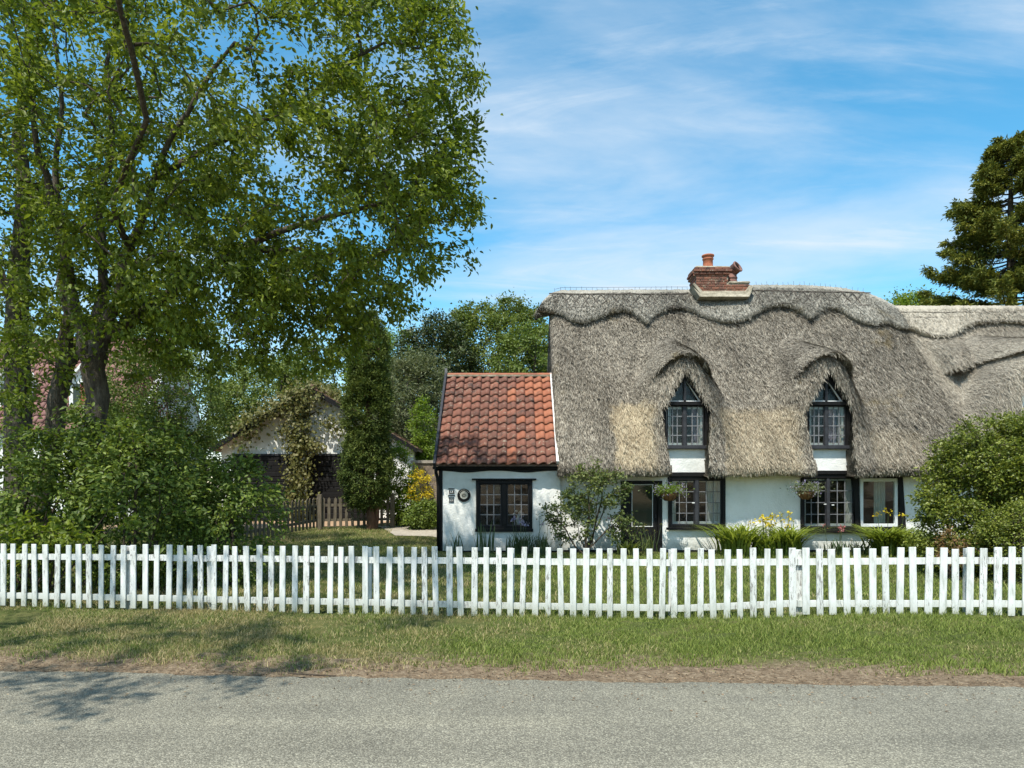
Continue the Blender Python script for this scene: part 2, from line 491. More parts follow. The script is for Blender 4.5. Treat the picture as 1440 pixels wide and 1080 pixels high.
M['bark'] = simple('grey_brown_bark', [(0.3, (0.035, 0.028, 0.020)), (0.5, (0.085, 0.07, 0.052)), (0.75, (0.17, 0.15, 0.115))], 5, 0.95, 0.9, 0.03, (4, 4, 0.9))
M['twig'] = simple('brown_twig', [(0.3, (0.035, 0.026, 0.018)), (0.7, (0.09, 0.07, 0.048))], 6, 0.9, 0.3)
M['red_bark'] = simple('reddish_bark', [(0.3, (0.07, 0.035, 0.022)), (0.7, (0.17, 0.095, 0.06))], 6, 0.9, 0.7, 0.02, (4, 4, 1))
M['stone_wall'] = simple('old_brick_rubble', [(0.3, (0.10, 0.08, 0.06)), (0.5, (0.22, 0.17, 0.125)), (0.75, (0.34, 0.28, 0.21))], 7, 0.95, 0.8, 0.03)
M['coir'] = simple('brown_coir_liner', [(0.3, (0.10, 0.045, 0.02)), (0.7, (0.26, 0.13, 0.06))], 14, 0.95, 0.8, 0.02)
M['cream'] = simple('cream_enamel', [(0.3, (0.42, 0.40, 0.33)), (0.7, (0.58, 0.56, 0.48))], 30, 0.6, 0.1)

M['leaf_tree'] = leaf_mat('tree_leaf', (0.067, 0.099, 0.012), (0.137, 0.190, 0.020), (0.267, 0.323, 0.040), 0.40)
M['leaf_shrub'] = leaf_mat('shrub_leaf', (0.049, 0.082, 0.016), (0.112, 0.167, 0.027), (0.233, 0.293, 0.050), 0.30)
M['leaf_haw'] = leaf_mat('hawthorn_leaf', (0.063, 0.099, 0.016), (0.120, 0.174, 0.032), (0.216, 0.267, 0.059), 0.3)
M['leaf_yew'] = leaf_mat('yew_needle', (0.029, 0.050, 0.013), (0.073, 0.107, 0.021), (0.169, 0.200, 0.037), 0.12, 0.6, 0.2)
M['leaf_conifer'] = leaf_mat('cypress_spray', (0.048, 0.072, 0.018), (0.136, 0.162, 0.033), (0.312, 0.300, 0.060), 0.15, 0.6, 0.2)
M['leaf_dark'] = leaf_mat('dark_evergreen_leaf', (0.018, 0.034, 0.011), (0.042, 0.062, 0.018), (0.091, 0.110, 0.028), 0.12)
M['leaf_oak'] = leaf_mat('oak_leaf', (0.054, 0.086, 0.016), (0.116, 0.159, 0.028), (0.201, 0.237, 0.046), 0.3)
M['leaf_willow'] = leaf_mat('grey_green_leaf', (0.065, 0.088, 0.038), (0.125, 0.15, 0.066), (0.215, 0.235, 0.115), 0.25)
M['leaf_bright'] = leaf_mat('bright_leaf', (0.07, 0.13, 0.012), (0.14, 0.22, 0.02), (0.24, 0.31, 0.04), 0.4)
M['leaf_box'] = leaf_mat('small_glossy_leaf', (0.049, 0.073, 0.012), (0.137, 0.175, 0.023), (0.275, 0.301, 0.046), 0.25, 0.45, 0.4)
M['leaf_rose'] = leaf_mat('rose_leaf', (0.040, 0.068, 0.022), (0.100, 0.138, 0.038), (0.230, 0.255, 0.075), 0.28)
M['leaf_vine'] = leaf_mat('yellowing_vine_leaf', (0.085, 0.1, 0.024), (0.15, 0.15, 0.042), (0.24, 0.215, 0.085), 0.3)
M['leaf_copper'] = leaf_mat('copper_leaf', (0.03, 0.012, 0.012), (0.07, 0.028, 0.024), (0.12, 0.06, 0.04), 0.25)
M['leaf_strap'] = leaf_mat('strap_leaf', (0.092, 0.140, 0.022), (0.201, 0.263, 0.040), (0.356, 0.414, 0.083), 0.35)
M['leaf_iris'] = leaf_mat('iris_leaf', (0.03, 0.06, 0.025), (0.07, 0.11, 0.045), (0.13, 0.17, 0.075), 0.25)
M['flower_yellow'] = leaf_mat('yellow_petal', (0.42, 0.30, 0.01), (0.60, 0.46, 0.015), (0.72, 0.60, 0.05), 0.3)
M['flower_pink'] = leaf_mat('pink_petal', (0.42, 0.09, 0.12), (0.55, 0.18, 0.2), (0.65, 0.35, 0.35), 0.3)
M['flower_blue'] = leaf_mat('lilac_petal', (0.20, 0.16, 0.34), (0.36, 0.31, 0.50), (0.55, 0.52, 0.66), 0.3)
M['flower_white'] = leaf_mat('white_petal', (0.5, 0.5, 0.52), (0.65, 0.65, 0.68), (0.75, 0.75, 0.78), 0.3)
def grass_mat(name, g, dry, bias):
    m = NT(name)
    r = m.geo.outputs['Random Per Island']
    n1 = m.noise(0.8, 4, 0.6)
    k = m.math('ADD', m.math('MULTIPLY', n1, 1.1), m.math('MULTIPLY', r, 0.45))
    sp = m.n('ShaderNodeSeparateXYZ'); m.l(m.geo.outputs['Position'], sp.inputs[0])
    k = m.math('ADD', k, m.mapr(sp.outputs[0], -2.0, 1.5, bias, -0.10))
    col = m.mix(m.mapr(k, 0.80, 1.06), m.ramp(r, g), m.ramp(r, dry))
    p = m.bsdf(col, 0.6, None, 0.25)
    t = m.n('ShaderNodeBsdfTranslucent'); m.l(col, t.inputs[0])
    mx = m.n('ShaderNodeMixShader'); mx.inputs[0].default_value = 0.3
    m.l(p, mx.inputs[1]); m.l(t.outputs[0], mx.inputs[2])
    return m.done(mx.outputs[0])
M['grass'] = grass_mat('verge_grass', [(0.0, (0.085, 0.130, 0.022)), (0.5, (0.18, 0.235, 0.042)), (1.0, (0.31, 0.35, 0.09))],
                       [(0.0, (0.20, 0.16, 0.06)), (0.6, (0.36, 0.29, 0.13)), (1.0, (0.50, 0.42, 0.22))], 0.17)

# ------------------------------------------------------------------ terrain, road
def zg(x, y):
    x, y = np.asarray(x, float), np.asarray(y, float)
    e = y - (6.02 - ROADK * x)
    z = -0.03 + 0.085 * ss(-0.1, 2.4, e)
    z = z + 0.10 * ss(1.5, 5, x) * ss(0.8, 2.2, e) * (1 - ss(3.5, 6, e))
    z = z + 0.42 * ss(16, 24, y) * (1 - ss(-2.4, -1.2, x))
    return z
xs = np.unique(np.concatenate([np.linspace(-400, -30, 12), np.linspace(-30, -12, 19), np.linspace(-12, 12, 161), np.linspace(12, 30, 19), np.linspace(30, 400, 12)]))
ys = np.unique(np.concatenate([np.linspace(-60, -4, 8), np.linspace(-4, 5, 10), np.linspace(5, 10, 71), np.linspace(10, 30, 81), np.linspace(30, 60, 16), np.linspace(60, 900, 12)]))
XX, YY = np.meshgrid(xs, ys)
ZZ = zg(XX, YY) + 0.012 * rng.standard_normal(XX.shape) * (YY > 6.2) * (YY < 9.5)
nx, ny = len(xs), len(ys)
ii = (np.arange(ny - 1)[:, None] * nx + np.arange(nx - 1)[None, :]).ravel()
gF = np.stack([ii, ii + 1, ii + 1 + nx, ii + nx], 1)
o = link('ground', np_mesh('ground', np.stack([XX.ravel(), YY.ravel(), ZZ.ravel()], 1), gF, M['ground'], True))
tag(o, 'earth and turf ground under the verge and garden', kind='structure')

rx = np.concatenate([np.linspace(-400, -12, 20), np.linspace(-11.9, 11.9, 300), np.linspace(12, 400, 20)])
wob = np.convolve(rng.standard_normal(len(rx) + 8), np.ones(9) / 9, 'valid') * 0.10 + rng.standard_normal(len(rx)) * 0.010
rows = []
for yy, zz in ((None, -0.024), (None, 0.001), (3.0, 0.02), (0.0, 0.035), (-3.4, 0.0)):
    yv = (edge_y(rx) + wob + (0.05 if zz < 0 else 0)) if yy is None else (yy - ROADK * rx)
    rows.append(np.stack([rx, yv, np.full(len(rx), zz)], 1))
V = np.concatenate(rows)
n = len(rx)
ii = (np.arange(4)[:, None] * n + np.arange(n - 1)[None, :]).ravel()
o = link('road', np_mesh('road', V, np.stack([ii, ii + n, ii + n + 1, ii + 1], 1), M['asphalt'], True))
tag(o, 'grey chipping-dressed asphalt lane in the foreground', kind='structure')

# drive behind the brown fence and the stepping path beside the annexe
def sheet(name, poly, mat, label, lift=0.02, n=14):
    (ax, ay), (bx, by), (cx, cy), (dx, dy) = poly
    V, Fc = [], []
    for j in range(n + 1):
        for i in range(n + 1):
            u, v = i / n, j / n
            x = (ax * (1 - u) + bx * u) * (1 - v) + (dx * (1 - u) + cx * u) * v
            y = (ay * (1 - u) + by * u) * (1 - v) + (dy * (1 - u) + cy * u) * v
            V.append((x, y, float(zg(x, y)) + lift))
    for j in range(n):
        for i in range(n):
            a = j * (n + 1) + i
            Fc.append((a, a + 1, a + n + 2, a + n + 1))
    o = link(name, np_mesh(name, V, np.array(Fc), mat, True))
    return tag(o, label, kind='structure')
sheet('driveway', [(-13.5, 20.2), (-4.9, 23.0), (-3.0, 27.5), (-13.5, 27.5)], M['gravel'], 'orange gravel drive in front of the garage doors')
sheet('path', [(-3.35, 20.4), (-2.15, 20.2), (-2.0, 22.6), (-4.3, 22.8)], M['slab'], 'pale stone path beside the annexe')

# ------------------------------------------------------------------ thatched roofs as surfaces facing the lane
ZE, YE, YR = 1.99, 17.22, 21.5
def lerp_tab(tab):
    a = np.array(tab, float)
    return lambda x: np.interp(x, a[:, 0], a[:, 1])
def smin(a, b, k):
    h = np.clip(0.5 + 0.5 * (b - a) / k, 0, 1)
    return b * (1 - h) + a * h - k * h * (1 - h)
def smax(a, b, k): return -smin(-a, -b, k)
class Thatch:
    def __init__(self, zr, dormers): self.zr, self.dormers = zr, dormers
    def plane(self, X, z):
        zr = self.zr(X)
        return YE + (YR - YE) * (z - ZE) / (zr - ZE)
    def Y(self, X, z):
        y = self.plane(X, z)
        y = y + 0.20 * np.exp(-np.maximum(z - ZE, 0) / 0.12)
        for d in self.dormers:
            u = X - d['x']
            au = np.abs(u)
            sp_ = lambda v, k: 0.5 * (v + np.sqrt(v * v + k * k))
            z0 = d['z'] - 0.55 * u * u
            hwf = d['hw0'] + d['hg'] * np.maximum(d['z'] - z, 0)
            yh = d['yf'] + 0.05 * (z - 3.5) + sp_(z - z0, 0.12) / d['s'] + d['g'] * sp_(au - hwf, 0.2)
            y = smin(y, yh, 0.36)
            za = d['za'] - d['aq'] * u * u - d['al'] * au
            lay = ss(0, 0.05, z - za) * (1 - ss(d['aw'] * d.get('af', 0.62), d['aw'], au)) * (1 - ss(d['za'] + 0.05, d['za'] + 0.9, z))
            y = y - d['lt'] * lay
        return y
    def hole(self, X, z):
        h = np.zeros(np.shape(X), bool)
        for d in self.dormers:
            wv = np.interp(z, d['hz'], d['hw'])
            h |= (np.abs(X - d['x']) < wv) & (z < d['hz'][-1])
        return h

dorm = lambda x, **k: dict(dict(x=x, g=1.7, hw0=0.30, hg=0.32, yf=17.66, z=4.98, s=0.40, za=5.00, aq=0.95, al=0.0, aw=0.86, lt=0.34,
                           hz=[1.0, 2.0, 3.62, 3.72, 4.62], hw=[0.44, 0.44, 0.60, 0.56, 0.02]), **k)
D1, D2 = 4.37, 7.95
main = Thatch(lerp_tab([(0.6, 7.20), (1.1, 7.42), (1.5, 7.52), (5.4, 7.54), (7.3, 7.68), (8.8, 7.68), (9.9, 7.60), (10.75, 7.44), (11.3, 7.2), (11.7, 6.98)]),
              [dorm(D1), dorm(D2)])
D3 = 13.55
nbr = Thatch(lerp_tab([(11.0, 7.05), (20.0, 7.05)]),
             [dorm(D3, g=1.6, hw0=0.75, hg=0.30, s=0.33, z=5.15, za=5.30, aq=0.0, al=0.30, aw=1.72, lt=0.62, af=0.9, yf=17.60, hz=[1.0, 2.0, 3.9, 4.0, 4.9], hw=[0.7, 0.7, 0.86, 0.82, 0.02])])

def thatch_mesh(name, T, xa, xb, mat, ztop_f, step=0.036, close_left=True, n_straw=50000, lift_x=0.0):
    """front heightfield + left verge + back slope; returns main mesh and straw mesh"""
    X = np.arange(xa, xb + 1e-6, step)
    nv = int(5.55 / step)
    T01 = np.linspace(0, 1, nv)
    Xg = np.repeat(X[None, :], nv, 0)
    Zt = T.zr(Xg)
    Zg = ZE + (Zt - ZE) * T01[:, None]
    Yg = T.Y(Xg, Zg)
    low = 0.05 * np.sin(Xg * 1.3 + 1.0) * np.sin(Zg * 1.7) + 0.03 * np.sin(Xg * 3.7 + Zg * 2.3)
    Yg = Yg + low * 0.6 + rng.standard_normal(Xg.shape) * 0.010
    if close_left:                                     # rounded verge
        rr = 0.30
        q = np.clip(1 - (Xg - xa) / rr, 0, 1)
        Yg = Yg + rr * (1 - np.sqrt(np.maximum(1 - q * q, 0)))
    Zs = Zg + 0.03 * np.sin(Xg * 2.1) * np.exp(-(Zg - ZE) / 0.3)
    hole = T.hole(Xg, Zg)
    V = [np.stack([Xg.ravel(), Yg.ravel(), Zs.ravel()], 1)]
    ncol = len(X)
    idx = np.arange(nv * ncol).reshape(nv, ncol)
    cellhole = (hole[:-1, :-1].astype(int) + hole[1:, :-1] + hole[:-1, 1:] + hole[1:, 1:]) >= 2
    a = idx[:-1, :-1][~cellhole]; b = idx[:-1, 1:][~cellhole]; c = idx[1:, 1:][~cellhole]; d = idx[1:, :-1][~cellhole]
    Fq = [np.stack([a, b, c, d], 1)]
    base = nv * ncol
    # reveal of every opening: copy the grid back into the wall and bridge the hole's border
    Vb = V[0].copy(); Vb[:, 1] = np.maximum(Vb[:, 1] + 0.10, np.minimum(Vb[:, 1] + 0.5, 18.3))
    V.append(Vb)
    H = cellhole
    br = []
    for j in range(nv - 1):
        for i in np.nonzero(H[j])[0]:
            if i > 0 and not H[j, i - 1]: br.append((idx[j, i], idx[j + 1, i], idx[j + 1, i] + base, idx[j, i] + base))
            if i < ncol - 2 and not H[j, i + 1]: br.append((idx[j + 1, i + 1], idx[j, i + 1], idx[j, i + 1] + base, idx[j + 1, i + 1] + base))
            if j < nv - 2 and not H[j + 1, i]: br.append((idx[j + 1, i], idx[j + 1, i + 1], idx[j + 1, i + 1] + base, idx[j + 1, i] + base))
    if br: Fq.append(np.array(br))
    n0 = base * 2
    # rounded underside of the eave
    keep = ~cellhole[0]
    e0 = V[0][idx[0]]
    for k, (yy, zz) in enumerate(((17.50, 1.95), (18.25, 2.03))):
        r = e0.copy(); r[:, 1] = yy; r[:, 2] = zz + 0.02 * np.sin(X * 5)
        V.append(r)
    l1 = n0 + np.arange(ncol); l2 = l1 + ncol
    i = np.nonzero(keep)[0]
    Fq.append(np.stack([idx[0][i], l1[i], l1[i + 1], idx[0][i + 1]], 1))
    Fq.append(np.stack([l1[i], l2[i], l2[i + 1], l1[i + 1]], 1))
    n1 = n0 + 2 * ncol
    # left verge to the back slope, and the back slope
    zz = Zs[:, 0]
    yb = 2 * YR - T.plane(np.full(nv, xa), Zg[:, 0])
    cols = [idx[:, 0]]
    if close_left:
        for f in (0.25, 0.5, 0.75):
            y = Yg[:, 0] * (1 - f) + yb * f
            V.append(np.stack([np.full(nv, xa) + rng.standard_normal(nv) * 0.012, y, zz], 1))
            cols.append(n1 + np.arange(nv)); n1 += nv
    for x in np.linspace(xa, xb, 8):
        zt = T.zr(x)
        zc = ZE + (zt - ZE) * T01
        V.append(np.stack([np.full(nv, x), 2 * YR - T.plane(x, zc), zc], 1))
        cols.append(n1 + np.arange(nv)); n1 += nv
    if not close_left: cols = cols[1:]
    for p, q in zip(cols[:-1], cols[1:]):
        Fq.append(np.stack([p[:-1], p[1:], q[1:], q[:-1]], 1))
    me = np_mesh(name, np.concatenate(V), np.concatenate(Fq), mat, True)
    # straw ends: thin slips lying down the slope, tips standing off
    G3 = V[0].reshape(nv, ncol, 3)
    du_, dv_ = G3[:-1, 1:] - G3[:-1, :-1], G3[1:, :-1] - G3[:-1, :-1]
    ar = np.minimum(np.linalg.norm(np.cross(du_, dv_), axis=2), 0.02) * (~cellhole)
    pk = rng.choice(ar.size, n_straw, p=ar.ravel() / ar.sum())
    jj, kk = pk // (ncol - 1), pk % (ncol - 1)
    P = V[0][idx[jj, kk]]; Pu = V[0][idx[jj + 1, kk]]; Pr = V[0][idx[jj, kk + 1]]
    up = Pu - P; rt = Pr - P
    nrm = np.cross(rt, up); nrm /= np.linalg.norm(nrm, axis=1, keepdims=True) + 1e-9
    up /= np.linalg.norm(up, axis=1, keepdims=True) + 1e-9
    side = np.cross(up, nrm)
    m = len(P)
    P = P + rng.uniform(-step, step, (m, 1)) * up + rng.uniform(-step, step, (m, 1)) * side
    L = rng.uniform(0.08, 0.20, (m, 1)); wd = rng.uniform(0.002, 0.0055, (m, 1))
    dirv = -up + side * rng.normal(0, 0.20, (m, 1)); dirv /= np.linalg.norm(dirv, axis=1, keepdims=True)
    sd = np.cross(dirv, nrm)
    L = L * np.where(jj < 7, 0.4, 1.0)[:, None]
    tip = P + dirv * L + nrm * rng.uniform(0.002, 0.018, (m, 1))
    SV = np.stack([P - sd * wd + nrm * 0.002, P + sd * wd + nrm * 0.002, tip + sd * wd * 0.7, tip - sd * wd * 0.7], 1).reshape(-1, 3)
    sm = np_mesh(name + '_straw', SV, np.arange(4 * m).reshape(m, 4), mat)
    return me, sm

def cap_mesh(name, T, tab, xa, xb, mat, left_tip=False, o=0.19, n_straw=14000):
    """ornamental block-cut ridge with a scalloped lower edge; tab holds photo points of that edge"""
    pts = []
    for px, py in tab:
        d = 19.8
        for _ in range(12):
            p = W(px, py, d)
            d = float(T.plane(p.x, p.z)) - 0.12
        pts.append((p.x, p.z))
    pts.sort()
    zs = lerp_tab(pts)
    X = np.arange(xa, xb + 1e-6, 0.04)
    nr = 22
    rowsV = []
    zr = T.zr(X)
    zb = np.minimum(zs(X), zr - 0.12)
    nyz = (-0.81, 0.585)
    if left_tip:
        fall = np.clip((1.28 - X) / 0.58, 0, 1) ** 1.6
        top_drop = 0.42 * fall
    else: top_drop = 0 * X
    ztop = zr - top_drop
    zb = np.minimum(zb, ztop - 0.05)
    th = o * np.clip(0.35 + (X - xa) / 0.3, 0, 1) if left_tip else o + 0 * X
    yb = T.plane(X, zb)
    rowsV.append(np.stack([X, yb + 0.22, zb + 0.09], 1))
    rowsV.append(np.stack([X, yb + 0.03, zb + 0.02], 1))
    for v in np.linspace(0.0, 1, nr):
        z = zb + (ztop - zb) * v
        y = T.plane(X, z)
        oo = th * (1 - 0.10 * np.exp(-v / 0.03) - 0.25 * ss(0.2, 1.0, v))
        rowsV.append(np.stack([X, y + nyz[0] * oo * (1 - 0.6 * ss(0.85, 1, v)) + rng.standard_normal(len(X)) * 0.007, z + nyz[1] * oo + 0.05 * ss(0.85, 1, v) + rng.standard_normal(len(X)) * 0.006], 1))
    for k, (dy, dz) in enumerate(((0.22, 0.06), (0.45, -0.16), (0.75, -0.5))):
        q_ = 1 - 0.85 * fall if left_tip else 1.0
        rowsV.append(np.stack([X, YR + dy * q_ + 0 * X, ztop + 0.585 * th + dz * q_], 1))
    G = np.stack(rowsV)
    r, c = G.shape[:2]
    idx = np.arange(r * c).reshape(r, c)
    F = np.stack([idx[:-1, :-1].ravel(), idx[:-1, 1:].ravel(), idx[1:, 1:].ravel(), idx[1:, :-1].ravel()], 1)
    me = np_mesh(name, G.reshape(-1, 3), [F, np.array([list(idx[:, 0])]), np.array([list(idx[::-1, -1])])], mat, False)
    # loose straw along it
    jj = rng.integers(1, nr, n_straw); kk = rng.integers(0, c - 1, n_straw)
    P = G[jj, kk]; up = G[jj + 1, kk] - P
    up /= np.linalg.norm(up, axis=1, keepdims=True) + 1e-9
    nrm = np.array([0, -0.81, 0.585])[None]; side = np.cross(up, np.repeat(nrm, len(P), 0))
    L = rng.uniform(0.05, 0.16, (len(P), 1)); wd = rng.uniform(0.004, 0.009, (len(P), 1))
    dirv = -up + side * rng.normal(0, 0.5, (len(P), 1))
    tip = P + dirv * L + nrm * rng.uniform(0.003, 0.04, (len(P), 1))
    SV = np.stack([P - side * wd, P + side * wd, tip + side * wd * 0.6, tip - side * wd * 0.6], 1).reshape(-1, 3)
    sm = np_mesh(name + '_straw', SV, np.arange(4 * len(P)).reshape(-1, 4), mat)
    return me, sm, (X, G)

SC1 = [(750, 437), (772, 439), (790, 444), (805, 454), (822, 456), (840, 450), (860, 441), (877, 438), (890, 442), (910, 458), (922, 445), (940, 436), (957, 435), (975, 440), (995, 450), (1015, 455), (1035, 455),
       (1052, 450), (1070, 440), (1085, 433), (1100, 431), (1112, 433), (1125, 439), (1141, 451), (1155, 439), (1167, 434), (1185, 439), (1202, 450), (1217, 457), (1232, 459), (1250, 456), (1264, 463)]
SC2 = [(1240, 458), (1265, 461), (1287, 465), (1305, 474), (1320, 478), (1340, 475), (1357, 464), (1372, 457), (1405, 455), (1440, 456), (1470, 466), (1500, 475), (1530, 470), (1560, 458), (1620, 455), (1700, 458)]

def on_cap(T, px, py, off=0.17, o=0.165):
    d = 20.5
    for _ in range(12):
        p = W(px, py, d)
        d = float(T.plane(p.x, p.z)) - (o / 0.81 + off - 0.15)
    return W(px, py, d)
def ligger_set(T, px0, px1, ytop, ylow, step, mat, parent, tilt=0.0):
    for yy in (ytop, ylow):
        pts = [on_cap(T, x, yy + tilt * (x - px0) + rnd.uniform(-0.6, 0.6), 0.165) for x in np.arange(px0, px1 + 1, 14)]
        MB().tube(pts, 0.018, 5).build('ligger', mat, parent)
    m = MB()
    for x in np.arange(px0 + 3, px1 - step, step):
        t = tilt * (x - px0)
        for a, b in ((0, 1), (1, 0)):
            m.tube([on_cap(T, x + a * step + rnd.uniform(-1, 1), ytop + t, 0.165), on_cap(T, x + step / 2, (ytop + ylow) / 2 + t, 0.18), on_cap(T, x + b * step + rnd.uniform(-1, 1), ylow + t, 0.165)], 0.014, 4)
    o = m.build('cross_spars', mat, parent)
    o['kind'] = 'stuff'

# ------------------------------------------------------------------ the cottage
cot = empty('thatched_cottage', (1.2, 18.0, 0.0), 'white cottage with weathered thatched roof, two thatched dormers and brick chimney', 'cottage')
def wall_with_holes(name, x0, x1, z0, z1, y, th, holes, mat, parent):
    """front wall slab with rectangular openings and their reveals"""
    gx = sorted({x0, x1, *[h[0] for h in holes], *[h[1] for h in holes]})
    gz = sorted({z0, z1, *[h[2] for h in holes], *[h[3] for h in holes]})
    m = MB()
    inside = lambda x, z: any(h[0] < x < h[1] and h[2] < z < h[3] for h in holes)
    for i in range(len(gx) - 1):
        for j in range(len(gz) - 1):
            if inside((gx[i] + gx[i + 1]) / 2, (gz[j] + gz[j + 1]) / 2): continue
            a, b, c, d = gx[i], gx[i + 1], gz[j], gz[j + 1]
            m.add([(a, y, c), (b, y, c), (b, y, d), (a, y, d)], [(0, 1, 2, 3)])
    for (a, b, c, d) in holes:
        m.add([(a, y, c), (a, y, d), (a, y + th, d), (a, y + th, c)], [(0, 1, 2, 3)])
        m.add([(b, y, c), (b, y, d), (b, y + th, d), (b, y + th, c)], [(3, 2, 1, 0)])
        m.add([(a, y, d), (b, y, d), (b, y + th, d), (a, y + th, d)], [(0, 1, 2, 3)])
        m.add([(a, y, c), (b, y, c), (b, y + th, c), (a, y + th, c)], [(3, 2, 1, 0)])
    return m.build(name, mat, parent)

WY = 18.0
def wx(px, d=WY): return (px - 720) * d / FPX
def wz(py, d=WY): return EYE + (HOR - py) * d / FPX
H_door = (wx(873), wx(931), -0.02, wz(676))
H_w1 = (wx(941), wx(1018), wz(741), wz(672))
H_w2 = (wx(1127), wx(1266), wz(744), wz(669))
wall_with_holes('wall', 1.22, 11.75, -0.1, 2.5, WY, 0.3, [H_door, H_w1, H_w2], M['plaster'], cot)
for Dx in (D1, D2):
    wall_with_holes('dormer_wall', Dx - 0.82, Dx + 0.82, 2.5, 2.5 + 0.26, WY, 0.3, [], M['plaster'], cot)
m = MB(); m.box(1.24, 11.7, 22.9, 25.4, -0.1, 2.6); m.box(1.24, 1.5, WY + 0.31, 22.88, -0.1, 2.4)
m.build('rear_wall', M['plaster'], cot)
m = MB(); m.box(1.3, 2.72, WY - 0.035, WY - 0.002, -0.1, 0.10); m.box(3.82, 11.7, WY - 0.035, WY - 0.002, -0.1, 0.10)
m.build('plinth', M['black'], cot)

def wavy_curtain(x0, x1, z0, z1, y, folds, amp=0.03):
    V, F = [], []
    n = folds * 6
    for i in range(n + 1):
        t = i / n
        x = x0 + (x1 - x0) * t
        yy = y + amp * math.sin(t * folds * 2 * math.pi)
        V += [(x, yy, z0), (x, yy, z1)]
    for i in range(n): F.append((2 * i, 2 * i + 2, 2 * i + 3, 2 * i + 1))
    return V, F
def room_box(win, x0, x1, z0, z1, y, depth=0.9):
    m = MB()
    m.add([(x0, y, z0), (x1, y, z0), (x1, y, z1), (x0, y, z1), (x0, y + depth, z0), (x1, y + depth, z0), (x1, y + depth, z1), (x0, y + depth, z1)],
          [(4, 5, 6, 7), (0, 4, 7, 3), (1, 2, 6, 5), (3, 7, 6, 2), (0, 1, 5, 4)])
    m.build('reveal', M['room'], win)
def lattice(win, x0, x1, z0, z1, y, cols, rows_, bar=0.018, mat=None, pane=True):
    """leaded light: every pane its own piece, bars joined"""
    m = MB()
    cw, ch = (x1 - x0) / cols, (z1 - z0) / rows_
    for i in range(1, cols): m.box(x0 + i * cw - bar / 2, x0 + i * cw + bar / 2, y - 0.014, y + 0.012, z0, z1)
    for j in range(1, rows_): m.box(x0, x1, y - 0.016, y + 0.010, z0 + j * ch - bar / 2, z0 + j * ch + bar / 2)
    m.build('glazing_bars', mat or M['lead'], win)
    if pane:
        me = MB().box(-cw / 2 + 0.002, cw / 2 - 0.002, -0.002, 0.002, -ch / 2 + 0.002, ch / 2 - 0.002).mesh('pane', M['glass'])
        for i in range(cols):
            for j in range(rows_):
                p = bpy.data.objects.new('pane', me)
                COL.objects.link(p); p.parent = win
                p.matrix_parent_inverse = parent_world(win).inverted()
                p.location = (x0 + (i + 0.5) * cw, y, z0 + (j + 0.5) * ch)
                p.rotation_euler = (R(rnd.uniform(-0.8, 0.8)), 0, R(rnd.uniform(-0.8, 0.8)))
def frame_mesh(x0, x1, z0, z1, y0, y1, t, tb=None):
    tb = tb or t
    m = MB()
    m.box(x0, x0 + t, y0, y1, z0, z1, 0.006); m.box(x1 - t, x1, y0, y1, z0, z1, 0.006)
    m.box(x0 + t, x1 - t, y0 + 0.003, y1, z1 - t, z1, 0.006); m.box(x0 + t, x1 - t, y0 + 0.003, y1, z0, z0 + tb, 0.006)
    return m
def win_part(name, parent, label=None):
    o = bpy.data.objects.new(name, None)
    o.empty_display_size = 0.1
    COL.objects.link(o); o.parent = parent
    o.matrix_parent_inverse = parent_world(parent).inverted()
    if label: o['label'] = label
    return o
def casement(win, x0, x1, z0, z1, y, cols, rows_, fmat, t=0.035, bar=0.018, bmat=None):
    frame_mesh(x0, x1, z0, z1, y - 0.03, y + 0.03, t).build('casement_frame', fmat, win)
    lattice(win, x0 + t, x1 - t, z0 + t, z1 - t, y, cols, rows_, bar, bmat or M['lead'])

# ground floor window by the door
wn1 = win_part('window', cot, 'leaded two-light window right of the door')
x0, x1, z0, z1 = H_w1
frame_mesh(x0 - 0.03, x1 + 0.03, z0 - 0.05, z1 + 0.03, WY - 0.05, WY + 0.10, 0.085, 0.10).build('frame', M['black'], wn1)
MB().box(x0 - 0.09, x1 + 0.06, WY - 0.11, WY - 0.052, z0 - 0.07, z0 - 0.01, 0.008).build('sill', M['black'], wn1)
xm = (x0 + x1) / 2
MB().box(xm - 0.045, xm + 0.045, WY - 0.04, WY + 0.08, z0 + 0.055, z1 - 0.056, 0.006).build('mullion', M['dark_grey'], wn1)
for a, b in ((x0 + 0.06, xm - 0.047), (xm + 0.047, x1 - 0.06)):
    casement(wn1, a, b, z0 + 0.056, z1 - 0.058, WY + 0.03, 3, 4, M['dark_grey'], 0.022)
MB().box(xm - 0.13, xm - 0.06, WY - 0.06, WY - 0.042, z0 + 0.60, z0 + 0.625).build('handle', M['white_paint'], wn1)
for a, b, f in ((xm + 0.28, x1 - 0.06, 5), (x0 + 0.07, x0 + 0.20, 2)):
    c = MB(); c.add(*wavy_curtain(a, b, z0 + 0.06, z1 - 0.05, WY + 0.15, f)); c.build('curtain', M['curtain'], wn1, True)
frame_mesh(H_w1[0] + 0.07, H_w1[1] - 0.07, H_w1[2] + 0.06, H_w1[3] - 0.06, WY + 0.075, WY + 0.10, 0.045, 0.075).build('inner_frame', M['white_paint'], wn1)
room_box(wn1, x0 + 0.001, x1 - 0.001, z0 + 0.001, z1 - 0.001, WY + 0.12)

